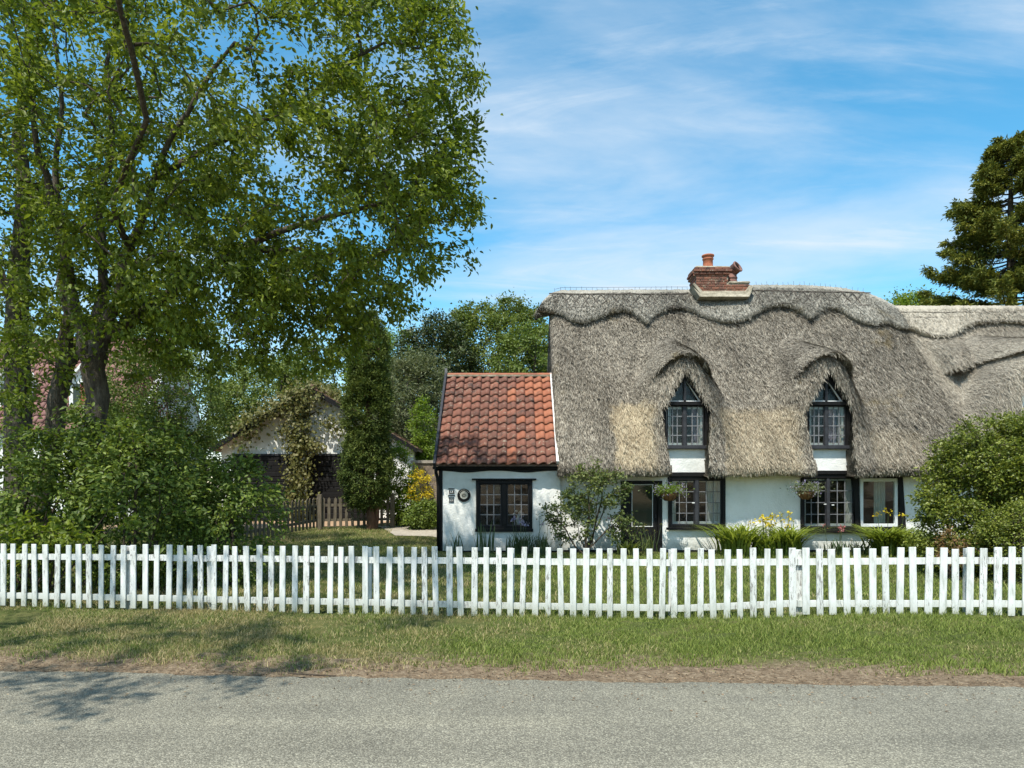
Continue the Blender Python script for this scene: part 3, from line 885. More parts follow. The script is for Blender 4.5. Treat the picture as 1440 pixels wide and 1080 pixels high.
# wide window under the right dormer
wn2 = win_part('window', cot, 'wide window with leaded left lights and a plain white casement')
x0, x1, z0, z1 = H_w2
frame_mesh(x0 - 0.03, x1 + 0.02, z0 - 0.05, z1 + 0.03, WY - 0.05, WY + 0.10, 0.09, 0.10).build('frame', M['black'], wn2)
MB().box(x0 + 0.05, wx(1232), WY - 0.12, WY - 0.052, z0 - 0.09, z0 - 0.01, 0.008).build('sill', M['black'], wn2)
xp = wx(1204)
MB().prism([(xp - 0.10, WY - 0.045, z1 - 0.062), (xp + 0.02, WY - 0.045, z1 - 0.062), (xp + 0.10, WY - 0.045, z0 + 0.052), (xp - 0.03, WY - 0.045, z0 + 0.052)], (0, 0.12, 0)).build('post', M['black'], wn2)
xl = wx(1164)
MB().box(xl - 0.04, xl + 0.04, WY - 0.035, WY + 0.08, z0 + 0.055, z1 - 0.064, 0.006).build('mullion', M['dark_grey'], wn2)
casement(wn2, x0 + 0.065, xl - 0.042, z0 + 0.056, z1 - 0.064, WY + 0.03, 3, 4, M['dark_grey'], 0.020)
casement(wn2, xl + 0.042, xp - 0.07, z0 + 0.056, z1 - 0.064, WY + 0.03, 3, 4, M['dark_grey'], 0.020)
frame_mesh(xp + 0.09, x1 - 0.075, z0 + 0.056, z1 - 0.066, WY - 0.03, WY + 0.05, 0.08).build('casement_frame', M['white_paint'], wn2)
MB().box(xp + 0.17, x1 - 0.155, WY + 0.008, WY + 0.012, z0 + 0.136, z1 - 0.146).build('pane', M['glass'], wn2)
MB().prism([(x1 - 0.09, WY - 0.06, z1 + 0.03), (x1 + 0.03, WY - 0.06, z1 + 0.03), (x1 + 0.12, WY - 0.06, z0 - 0.02), (x1 + 0.0, WY - 0.06, z0 - 0.02)], (0, 0.055, 0)).build('leaning_post', M['black'], wn2)
for px_, dz in ((1159, 0.62), (1170, 0.60)):
    MB().box(wx(px_) - 0.03, wx(px_) + 0.03, WY - 0.06, WY - 0.037, z0 + dz, z0 + dz + 0.022).build('handle', M['white_paint'], wn2)
for a, b, f, mm in ((wx(1233), wx(1249), 4, 'green_curtain'), (xp - 0.20, xp - 0.08, 2, 'curtain'), (x0 + 0.07, x0 + 0.17, 2, 'curtain')):
    c = MB(); c.add(*wavy_curtain(a, b, z0 + 0.06, z1 - 0.05, WY + 0.15, f)); c.build('curtain', M[mm], wn2, True)
frame_mesh(H_w2[0] + 0.08, xp - 0.05, H_w2[2] + 0.06, H_w2[3] - 0.07, WY + 0.075, WY + 0.10, 0.05, 0.075).build('inner_frame', M['white_paint'], wn2)
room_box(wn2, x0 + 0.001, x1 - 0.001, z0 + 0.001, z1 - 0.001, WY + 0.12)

# lintels tucked under the thatch
MB().box(H_w1[0] - 1.45, H_w1[1] + 0.10, WY - 0.08, WY - 0.004, H_w1[3] + 0.032, H_w1[3] + 0.14, 0.008).build('lintel', M['black'], cot)
MB().box(H_w2[0] - 0.10, H_w2[1] + 0.20, WY - 0.08, WY - 0.004, H_w2[3] + 0.032, H_w2[3] + 0.13, 0.008).build('lintel', M['black'], cot)

# door
dr = win_part('door', cot, 'black plank door with one tall glass light')
x0, x1, z0, z1 = H_door
m = MB(); m.box(x0, x0 + 0.09, WY - 0.04, WY + 0.12, 0.0, z1, 0.006); m.box(x1 - 0.11, x1, WY - 0.04, WY + 0.12, 0.0, z1, 0.006); m.box(x0 + 0.09, x1 - 0.11, WY - 0.037, WY + 0.12, z1 - 0.08, z1, 0.006)
m.build('frame', M['black'], dr)
ga, gb, gc, gd = wx(889.5), wx(917.5), wz(740), wz(682)
da, db = x0 + 0.092, x1 - 0.112
npl = 7
for i in range(npl):
    a = da + (db - da) * i / npl; b = da + (db - da) * (i + 1) / npl
    MB().box(a + 0.002, b - 0.002, WY + 0.03, WY + 0.06, 0.03, gc - 0.03, 0.006).build('plank', M['black'], dr)
m = MB(); m.box(da, ga - 0.02, WY + 0.028, WY + 0.06, gc - 0.028, z1 - 0.082); m.box(gb + 0.02, db, WY + 0.028, WY + 0.06, gc - 0.028, z1 - 0.082)
m.box(ga - 0.018, gb + 0.018, WY + 0.029, WY + 0.06, gd + 0.02, z1 - 0.082); m.build('stile', M['black'], dr)
frame_mesh(ga - 0.018, gb + 0.018, gc - 0.018, gd + 0.018, WY + 0.02, WY + 0.055, 0.018).build('beading', M['white_paint'], dr)
def gmat():
    m = NT('door_glass')
    return m.done(m.bsdf((0.030, 0.036, 0.022), 0.04, None, 0.35))
MB().box(ga, gb, WY + 0.038, WY + 0.044, gc, gd).build('pane', gmat(), dr)
MB().tube([(db - 0.05, WY + 0.03, 0.92), (db - 0.05, WY - 0.01, 0.92), (db - 0.05, WY - 0.01, 0.99)], 0.012, 6).build('handle', M['dark_grey'], dr)
MB().box(x0 - 0.03, x1 + 0.03, WY - 0.35, WY + 0.1, -0.05, 0.05).build('step', M['slab'], dr)

# dormer windows
for Dx, lab in ((D1, 'left dormer window with dark interior'), (D2, 'right dormer window with lilac curtain')):
    wd = win_part('dormer_window', cot, lab)
    YD = 18.0
    hw = 0.56
    zb, zm, zt = wz(627), wz(572), wz(517)
    m = MB(); m2 = MB()
    m.prism([(Dx - hw - 0.09, YD - 0.06, zm + 0.02), (Dx - hw + 0.055, YD - 0.06, zm + 0.02), (Dx - hw + 0.115, YD - 0.06, zb), (Dx - hw + 0.02, YD - 0.06, zb)], (0, 0.12, 0))
    m2.prism([(Dx + hw - 0.055, YD - 0.06, zm + 0.02), (Dx + hw + 0.07, YD - 0.06, zm + 0.02), (Dx + hw - 0.01, YD - 0.06, zb), (Dx + hw - 0.085, YD - 0.06, zb)], (0, 0.12, 0))
    m.build('jamb', M['black'], wd); m2.build('jamb', M['black'], wd)
    MB().box(Dx - hw + 0.02, Dx + hw - 0.01, YD - 0.13, YD + 0.06, zb - 0.085, zb - 0.002, 0.01).build('sill', M['dark_grey'], wd)
    MB().box(Dx - hw - 0.13, Dx + hw + 0.13, YD - 0.12, YD + 0.06, zm + 0.024, zm + 0.12, 0.01).build('transom', M['black'], wd)
    MB().box(Dx - 0.05, Dx + 0.03, YD - 0.05, YD + 0.05, zb, zm + 0.02, 0.006).build('mullion', M['dark_grey'], wd)
    a0, a1 = Dx - hw + 0.115, Dx + hw - 0.085
    casement(wd, a0, Dx - 0.052, zb + 0.002, zm + 0.018, YD + 0.0, 3, 4, M['dark_grey'], 0.020, 0.024)
    casement(wd, Dx + 0.032, a1, zb + 0.002, zm + 0.018, YD + 0.0, 3, 4, M['dark_grey'], 0.020, 0.024)
    # triangular light in the gable
    zq = zm + 0.125
    m = MB()
    for s in (-1, 1):
        m.prism([(Dx + s * (hw + 0.02), YD - 0.05, zq), (Dx + s * (hw - 0.15), YD - 0.05, zq), (Dx + s * 0.0, YD - 0.05, zt - 0.30), (Dx + s * 0.0, YD - 0.05, zt + 0.05)], (0, 0.10, 0))
    m.build('gable_frame', M['black'], wd)
    MB().box(Dx - 0.03, Dx + 0.03, YD - 0.03, YD + 0.03, zq + 0.03, zt - 0.28).build('gable_mullion', M['dark_grey'], wd)
    m = MB(); m.box(Dx - hw + 0.16, Dx - 0.035, YD - 0.02, YD + 0.02, zq, zq + 0.028); m.box(Dx + 0.035, Dx + hw - 0.16, YD - 0.02, YD + 0.02, zq, zq + 0.028)
    m.prism([(Dx + hw - 0.17, YD - 0.02, zq + 0.03), (Dx + hw - 0.21, YD - 0.02, zq + 0.03), (Dx + 0.04, YD - 0.02, zt - 0.36), (Dx + 0.05, YD - 0.02, zt - 0.31)], (0, 0.04, 0))
    m.build('gable_casement', M['white_paint'], wd)
    MB().prism([(Dx - hw + 0.12, YD + 0.03, zq), (Dx + hw - 0.12, YD + 0.03, zq), (Dx, YD + 0.03, zt - 0.25)], (0, 0.004, 0)).build('pane', M['glass'], wd)
    for a, b, f, mm in ((a0 + 0.01, a0 + 0.12, 2, 'curtain'), (a1 - 0.13, a1 - 0.01, 2, 'curtain')):
        c = MB(); c.add(*wavy_curtain(a, b, zb + 0.01, zm, YD + 0.12, f, 0.015)); c.build('curtain', M[mm], wd, True)
    c = MB(); c.add(*wavy_curtain(Dx + (0.24 if Dx == D1 else 0.10), a1 - 0.12, zb + 0.01, zm, YD + 0.2, 3, 0.02)); c.build('curtain', M['lilac_curtain'], wd, True)
    frame_mesh(a0 - 0.01, a1 + 0.01, zb + 0.004, zm + 0.018, YD + 0.045, YD + 0.07, 0.075, 0.075).build('inner_frame', M['white_paint'], wd)
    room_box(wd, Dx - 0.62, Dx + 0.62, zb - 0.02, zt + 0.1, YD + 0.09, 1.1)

# roof
rf_me, rf_st = thatch_mesh('thatch', main, 1.14, 11.62, M['thatch'], None, n_straw=190000)
roof = link('thatch_roof', rf_me, cot)
o = link('straw', rf_st, roof); o['kind'] = 'stuff'
cm, cs, _ = cap_mesh('ridge_cap', main, SC1, 0.70, 11.60, M['cap'], left_tip=True)
cap = link('ridge_cap', cm, cot)
o = link('straw', cs, cap); o['kind'] = 'stuff'
ligger_set(main, 772, 978, 413, 432, 14, M['hazel'], cap)
ligger_set(main, 1056, 1225, 408, 426, 14, M['hazel'], cap, 0.02)
m = MB()
for X in np.arange(1.3, 10.6, 0.16):
    if 5.3 < X < 7.25: continue
    z = float(main.zr(X)) + 0.13
    m.tube([(X, 21.44, z - 0.05), (X + rnd.uniform(-0.03, 0.03), 21.44, z + rnd.uniform(0.05, 0.11))], 0.006, 3)
m.tube([(X, 21.42, float(main.zr(X)) + 0.20) for X in np.arange(1.3, 5.4, 0.2)], 0.006, 3)
m.build('ridge_wire', M['wire'], cap)

# chimney: brick by brick round a mortar core
ch = win_part('chimney', cot, 'red brick chimney stack with two clay pots')
YC0, YC1 = 21.05, 21.85
xa, xb, xc = wx(976, 21.3), wx(1021, 21.3), wx(1050, 21.3)
zlo = 7.35
ztop, zr_ = wz(386, 21.05), wz(397, 21.05)
MB().box(xa + 0.012, xb - 0.012, YC0 + 0.012, YC1 - 0.012, zlo - 0.9, ztop).build('core', M['mortar'], ch)
MB().box(xb - 0.01, xc - 0.012, YC0 + 0.014, YC1 - 0.012, zlo - 0.9, zr_).build('core', M['mortar'], ch)
bl, bh, bd = 0.215, 0.062, 0.10
bmesh_b = MB().box(-bl / 2, bl / 2, -bd / 2, bd / 2, -bh / 2, bh / 2, 0.006).mesh('brick', M['brick'])
hmesh_b = MB().box(-bl / 4, bl / 4, -bd / 2, bd / 2, -bh / 2, bh / 2, 0.006).mesh('half_brick', M['brick'])
def brick(me, loc, rz=0.0):
    p = bpy.data.objects.new('brick', me)
    COL.objects.link(p); p.parent = ch
    p.matrix_parent_inverse = parent_world(ch).inverted()
    p.location = loc
    p.rotation_euler = (R(rnd.uniform(-1, 1)), R(rnd.uniform(-0.8, 0.8)), rz + R(rnd.uniform(-1.2, 1.2)))
z = zlo + 0.02
k = 0
while z < ztop - 0.02:
    xr = xc if z < zr_ - 0.03 else xb
    x = xa + (0 if k % 2 else -bl / 2 + 0.004)
    while x < xr - 0.03:
        a, b = max(x, xa), min(x + bl, xr)
        if b - a > 0.15: brick(bmesh_b, ((a + b) / 2, YC0 + bd / 2 - 0.012 + rnd.uniform(-0.004, 0.004), z))
        elif b - a > 0.06: brick(hmesh_b, ((a + b) / 2, YC0 + bd / 2 - 0.012, z))
        x += bl + 0.014
    y = YC0 + 0.20 + (0.0 if k % 2 else 0.1)
    while y < YC1 - 0.05:
        brick(bmesh_b, (xa + bd / 2 - 0.012, y, z), R(90))
        y += bl + 0.014
    z += bh + 0.013
    k += 1
# corbelled head courses
for kk, (dx, zz) in enumerate(((0.05, ztop + 0.03), (0.085, ztop + 0.105), (0.05, ztop + 0.18))):
    x = xa - dx + (0.0 if kk % 2 else -0.1)
    while x < xb + dx - 0.05:
        a, b = max(x, xa - dx), min(x + bl, xb + dx)
        brick(bmesh_b if b - a > 0.15 else hmesh_b, ((a + b) / 2, YC0 - dx + bd / 2, zz))
        x += bl + 0.014
    for q in range(3): brick(bmesh_b, (xa - dx + bd / 2, YC0 + 0.24 + q * 0.23, zz), R(90))
MB().box(xa - 0.02, xb + 0.02, YC0 + 0.02, YC1, ztop - 0.01, ztop + 0.20).build('core', M['mortar'], ch)
def mound(x0, x1, y0, y1, z0, h):
    m = MB()
    cx, cy = (x0 + x1) / 2, (y0 + y1) / 2
    rings = []
    for f, zz in ((1.0, 0), (0.97, 0.35), (0.8, 0.7), (0.5, 0.95), (0.1, 1.0)):
        ring = []
        for kx in range(16):
            a = 2 * math.pi * kx / 16
            s = max(abs(math.cos(a)), abs(math.sin(a)))
            ring.append((cx + (x1 - x0) / 2 * f * math.cos(a) / s, cy + (y1 - y0) / 2 * f * math.sin(a) / s, z0 + h * zz + rnd.uniform(-0.01, 0.01)))
        rings += ring
    fs = [(i * 16 + q, i * 16 + (q + 1) % 16, (i + 1) * 16 + (q + 1) % 16, (i + 1) * 16 + q) for i in range(4) for q in range(16)]
    fs.append(tuple(range(64, 80)))
    return m.add(rings, fs)
mound(xa - 0.05, xb + 0.05, YC0 - 0.03, YC1, ztop + 0.205, 0.10).build('flaunching', M['mortar'], ch, True)
mound(xb + 0.005, xc + 0.02, YC0 - 0.02, YC1, zr_ - 0.01, 0.09).build('flaunching', M['mortar'], ch, True)
px_ = wx(995.5, 21.4)
MB().lathe((px_, 21.4, ztop + 0.26), [(0.155, 0), (0.16, 0.05), (0.148, 0.10), (0.145, 0.27), (0.165, 0.285), (0.165, 0.315), (0.150, 0.325), (0.152, 0.36), (0.185, 0.38), (0.185, 0.42), (0.16, 0.43), (0.12, 0.43), (0.12, 0.2), (0.0, 0.2)], 18).build('chimney_pot', M['terracotta'], ch, True)
px_ = wx(1029, 21.4)
zc0 = zr_ + 0.06
MB().lathe((px_, 21.4, zc0), [(0.165, 0), (0.165, 0.07), (0.15, 0.08), (0.15, 0.13), (0.165, 0.14), (0.165, 0.18), (0.145, 0.19), (0.14, 0.36)], 18).build('chimney_pot', M['smoky_clay'], ch, True)
cdir = Vector((0.55, -0.62, 0.45)).normalized()
cowl_c = Vector((px_ + 0.0, 21.4, zc0 + 0.36))
MB().lathe(cowl_c - cdir * 0.20, [(0.0, 0), (0.12, 0.0), (0.165, 0.05), (0.165, 0.40), (0.185, 0.41), (0.185, 0.45), (0.14, 0.452), (0.14, 0.15)], 18, cdir).build('cowl', M['smoky_clay'], ch, True)
MB().lathe(cowl_c - cdir * 0.20, [(0.139, 0.40), (0.139, 0.2), (0.0, 0.2)], 18, cdir).build('cowl_throat', M['soot'], ch, True)
# mortar skirt where stack meets thatch
sk = []
for (px1, py1) in ((974, 399), (985, 412.5), (1052, 412.5), (1059, 403)): sk.append(W(px1, py1, 20.86))
sk2 = [W(977, 398, 21.03), W(988, 409, 21.03), W(1048, 409, 21.03), W(1054, 401, 21.03)]
m = MB()
low = [W(px1, py1, d) for px1, py1, d in ((973, 401, 20.95), (984, 417, 20.70), (1054, 417, 20.70), (1060, 405, 20.95))]
m.add(sk2 + sk + low, [(0, 1, 5, 4), (1, 2, 6, 5), (2, 3, 7, 6), (4, 5, 9, 8), (5, 6, 10, 9), (6, 7, 11, 10)])
lowi = [p + Vector((0, 0.35, -0.05)) for p in low]
m.add(low + lowi, [(0, 1, 5, 4), (1, 2, 6, 5), (2, 3, 7, 6)])
m.build('mortar_skirt', M['mortar'], ch)

# ------------------------------------------------------------------ neighbouring thatched house, right edge
nh = empty('thatched_house', (14.0, 18.0, 0.0), 'adjoining house with paler newer thatch, cut off by the right edge', 'house')
wall_with_holes('wall', 11.75, 19.5, -0.1, 2.5, WY, 0.3, [], M['plaster'], nh)
nm, ns, *_ = thatch_mesh('paler_thatch', nbr, 11.45, 19.0, M['new_thatch'], None, close_left=False, n_straw=95000)
nr = link('thatch_roof', nm, nh)
o = link('straw', ns, nr); o['kind'] = 'stuff'
cm, cs, _ = cap_mesh('ridge_cap_pale', nbr, SC2, 11.35, 19.0, M['new_thatch'], n_straw=6000)
ncap = link('ridge_cap', cm, nh)
o = link('straw', cs, ncap); o['kind'] = 'stuff'
for yy in (437, 444, 450):
    pts = [on_cap(nbr, x, yy + 2 + rnd.uniform(-0.5, 0.5), 0.165) for x in np.arange(1264, 1480, 14)]
    MB().tube(pts, 0.010, 5).build('ligger', M['hazel'], ncap)
m = MB()
for rr_ in (14, 22, 30):
    m.tube([on_cap(nbr, 1320 + rr_ * math.cos(a), 447 + 0.85 * rr_ * math.sin(a), 0.165) for a in np.linspace(0.15, math.pi - 0.15, 12)], 0.008, 4)
m.build('curved_spars', M['hazel'], ncap)
dwn = win_part('dormer_window', nh, 'white dormer window under pale thatch hood')
x0 = D3 - 0.84
m = MB()
m.prism([(D3 - 0.86, 18.0, 2.4), (D3 + 0.86, 18.0, 2.4), (D3 + 0.86, 18.0, 3.95), (D3, 18.0, 4.95), (D3 - 0.86, 18.0, 3.95)], (0, 0.2, 0))
m.build('gable_wall', M['plaster'], dwn)
frame_mesh(D3 - 0.72, D3 + 0.72, 2.85, 3.8, 17.93, 17.995, 0.07).build('frame', M['white_paint'], dwn)
MB().box(D3 - 0.65, D3 + 0.65, 17.975, 17.985, 2.92, 3.73).build('pane', gmat(), dwn)
lattice(dwn, D3 - 0.65, D3 + 0.65, 2.92, 3.73, 17.965, 6, 4, 0.025, M['white_paint'], False)

# ------------------------------------------------------------------ pantiled annexe
AY = 17.9
an = empty('cottage_annexe', (-1.85, AY, 0.0), 'low white annexe with red-orange pantile roof against the thatched cottage', 'annexe')
AX0, AX1 = -1.82, 1.215
H_a = (wx(670, AY), wx(748, AY), wz(746, AY), wz(676, AY))
wall_with_holes('wall', AX0, AX1, -0.1, 2.22, AY, 0.3, [H_a], M['plaster'], an)
m = MB(); m.prism([(AX0, AY + 0.301, -0.1), (AX0, 23.5, -0.1), (AX0, 23.5, 2.2), (AX0, 20.7, 4.75), (AX0, AY + 0.301, 2.3)], (0.25, 0, 0)); m.build('side_wall', M['plaster'], an)
MB().box(AX0 + 0.08, AX1, AY - 0.03, AY - 0.002, -0.1, 0.09).build('plinth', M['black'], an)
aw = win_part('window', an, 'black two-light leaded window')
x0, x1, z0, z1 = H_a
frame_mesh(x0 - 0.01, x1 + 0.01, z0 - 0.01, z1 + 0.01, AY - 0.05, AY + 0.10, 0.085, 0.13).build('frame', M['black'], aw)
MB().box(x0 - 0.11, x1 + 0.11, AY - 0.10, AY - 0.002, z1 + 0.012, z1 + 0.055, 0.006).build('drip_board', M['black'], aw)
MB().box(x0 - 0.03, x1 + 0.03, AY - 0.09, AY - 0.052, z0 - 0.03, z0 + 0.05, 0.006).build('sill', M['black'], aw)
xm = (x0 + x1) / 2
MB().box(xm - 0.07, xm + 0.07, AY - 0.045, AY + 0.08, z0 + 0.122, z1 - 0.077, 0.006).build('mullion', M['black'], aw)
for a, b in ((x0 + 0.077, xm - 0.072), (xm + 0.072, x1 - 0.077)):
    casement(aw, a, b, z0 + 0.122, z1 - 0.077, AY + 0.03, 3, 4, M['dark_grey'], 0.022, 0.022, M['lead'])
room_box(aw, x0 + 0.001, x1 - 0.001, z0 + 0.001, z1 - 0.001, AY + 0.12)
V = empty('flower_vase', (xm + 0.36, AY + 0.3, z0 + 0.13), 'white vase with white flowers behind the black annexe window', 'vase')
MB().lathe((xm + 0.36, AY + 0.3, z0 + 0.12), [(0.0, 0), (0.05, 0), (0.06, 0.12), (0.035, 0.24), (0.05, 0.27)], 12).build('body', M['white_paint'], V, True)
m = MB()
for q in range(7): m.lathe((xm + 0.36 + rnd.uniform(-0.11, 0.11), AY + 0.3 + rnd.uniform(-0.04, 0.04), z0 + 0.42 + rnd.uniform(-0.04, 0.06)), [(0.0, -0.035), (0.035, -0.015), (0.04, 0.01), (0.0, 0.04)], 7)
m.build('blooms', M['flower_white'], V)
# eaves: gutter, wavy fascia, verge board, downpipe
m = MB()
prof = []
for k in range(61):
    x = AX0 - 0.05 + (AX1 - AX0 + 0.05) * k / 60
    prof.append((x, AY - 0.03, 2.10 - 0.045 * abs(math.sin((x + 1.9) * 2.1)) ** 3))
m.prism([(AX0 - 0.05, AY - 0.03, 2.24)] + prof + [(AX1, AY - 0.03, 2.24)], (0, 0.026, 0))
m.build('fascia', M['black'], an)
def half_gutter(m, xa, xb, yc, zc, r):
    V, F = [], []
    for x in (xa, xb):
        for q in range(9):
            a = math.pi + math.pi * q / 8
            V.append((x, yc + r * math.cos(a), zc + r * math.sin(a)))
            V.append((x, yc + (r - 0.008) * math.cos(a), zc + (r - 0.008) * math.sin(a)))
    for q in range(8):
        a = 2 * q
        F += [(a, a + 2, a + 20, a + 18), (a + 1, a + 19, a + 21, a + 3)]
    F += [(0, 18, 19, 1), (16, 17, 35, 34)]
    m.add(V, F)
m = MB(); half_gutter(m, AX0 - 0.16, AX1 - 0.02, AY - 0.14, 2.20, 0.06); m.build('gutter', M['black'], an, True)
m = MB(); m.tube([(AX0 - 0.08, AY - 0.14, 2.16), (AX0 - 0.08, AY - 0.13, 2.05), (AX0 - 0.05, AY - 0.06, 1.92), (AX0 - 0.03, AY - 0.06, 1.7), (AX0 - 0.03, AY - 0.06, 0.1)], 0.042, 10)
m.build('downpipe', M['black'], an, True)
MB().box(AX0 - 0.02, AX0 + 0.075, AY - 0.016, AY - 0.002, -0.05, 2.12).build('corner_board', M['black'], an)
EYv, EZ, RYv, RZ = 17.62, 2.235, 20.65, 4.90
sl_v = Vector((0, RYv - EYv, RZ - EZ)); SL = sl_v.length; sl_d = sl_v / SL; sl_n = Vector((0, -sl_d.z, sl_d.y))
m = MB()
m.add([(AX0 - 0.06, EYv, EZ - 0.03), (AX1 - 0.06, EYv, EZ - 0.03), (AX1 - 0.06, RYv, RZ - 0.03), (AX0 - 0.06, RYv, RZ - 0.03), (AX0 - 0.06, 2 * RYv - EYv, EZ), (AX1 - 0.06, 2 * RYv - EYv, EZ)],
      [(0, 1, 2, 3), (3, 2, 5, 4)])
aroof = m.build('tiled_roof', M['brown_tile'], an)
NC, NR = 12, 12
tw = (AX1 - 0.125 - (AX0 - 0.05)) / NC
gauge = SL / NR
def pantile_mesh(mat, seed):
    """S-profile clay tile: roll and pan, thick lower lip"""
    r2 = random.Random(seed)
    V, F = [], []
    n = 9
    L = gauge * 1.18
    th = 0.022
    sag = r2.uniform(-0.006, 0.006)
    for (v, lift) in ((0.0, 0.052), (0.5, 0.028 + sag), (1.0, 0.004)):
        for layer in (0, 1):
            for i in range(n):
                u = i / (n - 1)
                h = 0.037 * math.sin(2 * math.pi * (u * 0.93 + 0.56)) 
                V.append(((u - 0.5) * tw * 1.10, v * L, h + lift - layer * th))
    def id_(r_, l_, i): return (r_ * 2 + l_) * n + i
    for r_ in (0, 1):
        for i in range(n - 1):
            F.append((id_(r_, 0, i), id_(r_, 0, i + 1), id_(r_ + 1, 0, i + 1), id_(r_ + 1, 0, i)))
    for i in range(n - 1): F.append((id_(0, 1, i), id_(0, 1, i + 1), id_(0, 0, i + 1), id_(0, 0, i)))
    for r_ in (0, 1):
        F.append((id_(r_, 0, n - 1), id_(r_, 1, n - 1), id_(r_ + 1, 1, n - 1), id_(r_ + 1, 0, n - 1)))
        F.append((id_(r_, 1, 0), id_(r_, 0, 0), id_(r_ + 1, 0, 0), id_(r_ + 1, 1, 0)))
    b = MB().add(V, F)
    return b.mesh('tile', mat, True)
old_t = [pantile_mesh(M['pantile'], s) for s in range(4)]
new_t = [pantile_mesh(M['new_pantile'], s) for s in (7, 8)]
rotm = Matrix((Vector((1, 0, 0)), sl_d, sl_n)).transposed().to_4x4()
def shared(name, me, parent, mw):
    p = bpy.data.objects.new(name, me)
    COL.objects.link(p); p.parent = parent
    p.matrix_parent_inverse = parent_world(parent).inverted()
    p.matrix_basis = mw
    return p
for j in range(NR):
    for i in range(NC):
        new = (i >= 10 and j > 1 + rnd.random() * 3) or (i == 9 and j >= 9) or (i >= 7 and rnd.random() < 0.12)
        me = rnd.choice(new_t if new else old_t)
        c = Vector((AX0 - 0.05 + tw * (i + 0.5), EYv, EZ)) + sl_d * (j * gauge - 0.02 + rnd.uniform(-0.008, 0.008)) + sl_n * (0.03 + rnd.uniform(-0.004, 0.004))
        shared('tile', me, aroof, Matrix.Translation(c) @ rotm @ Euler((R(rnd.uniform(-0.8, 0.8)), R(rnd.uniform(-1.2, 1.2)), R(rnd.uniform(-1.0, 1.0)))).to_matrix().to_4x4())
m = MB()
hr = []
for k in range(9):
    a = math.pi * k / 8
    hr.append((0, -0.11 * math.cos(a), 0.085 * math.sin(a)))
rl = 0.38
me_ridge = MB().prism([(-rl / 2, y, z) for _, y, z in hr], (rl, 0, 0)).mesh('ridge_tile', M['new_pantile'])
for k in range(8):
    shared('ridge_tile', me_ridge, aroof, Matrix.Translation((AX0 - 0.05 + rl * (k + 0.5) - 0.003 * k, RYv + 0.02, RZ + 0.035 + 0.004 * (k % 2))))
MB().box(AX0 - 0.05, AX1 - 0.1, RYv - 0.12, RYv - 0.05, RZ + 0.0, RZ + 0.05).build('ridge_bedding', M['mortar'], aroof)
m = MB(); m.beam(Vector((AX0 - 0.095, EYv - 0.08, EZ - 0.03)), Vector((AX0 - 0.095, RYv, RZ + 0.06)), 0.06, 0.20, up=sl_n); m.build('verge_board', M['dark_grey'], aroof)
m = MB(); m.beam(Vector((AX0 - 0.09, RYv - 0.05, RZ - 0.05)), Vector((AX0 - 0.09, RYv - 0.05, RZ + 0.24)), 0.07, 0.07); m.build('finial', M['lead'], aroof)
m = MB(); m.beam(Vector((AX1 - 0.085, EYv + 0.0, EZ + 0.06)), Vector((AX1 - 0.085, RYv, RZ + 0.08)), 0.06, 0.10, up=sl_n); m.build('mortar_fillet', M['white_paint'], aroof)

# plates on the annexe wall
pl = empty('number_plate', (wx(635, AY), AY - 0.01, wz(698, AY)), 'small dark cast lettering plate at the left end of the annexe wall', 'sign')
def bar(x0, x1, y0, y1):
    return (wx(x0, AY), wx(x1, AY), AY - 0.018, AY - 0.003, wz(y1, AY), wz(y0, AY))
m = MB()
for b in ((630.8, 639.0, 686.7, 688.2), (631.5, 633.2, 689.3, 692.8), (634.2, 635.6, 689.8, 691.9), (637.0, 638.8, 689.3, 692.8), (631.5, 639.0, 693.0, 694.2),
          (630.0, 639.6, 696.0, 697.6), (630.8, 638.6, 699.4, 700.6), (631.8, 633.3, 701.2, 704.6), (634.4, 635.8, 702.2, 704.0), (636.6, 638.0, 701.0, 704.6), (631.4, 638.4, 704.9, 706.6)):
    m.box(*bar(*b))
m.build('raised_lettering', M['dark_grey'], pl)
rp = empty('round_plaque', (wx(652.5, AY), AY - 0.01, wz(696.5, AY)), 'round black plaque with cream centre between lettering plate and window', 'plaque')
pc = Vector((wx(652.5, AY), AY - 0.004, wz(696.5, AY)))
MB().lathe(pc, [(0.0, 0.012), (0.10, 0.012), (0.155, 0.014), (0.168, 0.02), (0.168, 0.0)], 32, (0, -1, 0)).build('disc', M['black'], rp)
MB().lathe(pc, [(0.0, 0.026), (0.07, 0.024), (0.088, 0.030), (0.098, 0.026), (0.100, 0.0)], 32, (0, -1, 0)).build('medallion', M['cream'], rp)
m = MB()
for a in np.linspace(150, 30, 8):
    c = pc + Vector((0.130 * math.cos(R(a)), -0.018, 0.130 * math.sin(R(a))))
    d = Vector((math.cos(R(a)), 0, math.sin(R(a))))
    s = Vector((-d.z, 0, d.x))
    m.beam(c - d * 0.018 + s * 0.006, c + d * 0.018 + s * 0.006, 0.007, 0.006, up=(0, 1, 0))
    m.beam(c + d * 0.016 - s * 0.012, c + d * 0.016 + s * 0.008, 0.007, 0.006, up=(0, 1, 0))
m.build('letters', M['cream'], rp)
m = MB()
for q in range(9):
    a = q * 0.7
    m.tube([pc + Vector((0.02 * math.cos(a), -0.030, 0.02 * math.sin(a))), pc + Vector((0.062 * math.cos(a + 0.6), -0.030, 0.062 * math.sin(a + 0.6)))], 0.007, 4)
m.build('relief', M['old_wood'], rp)

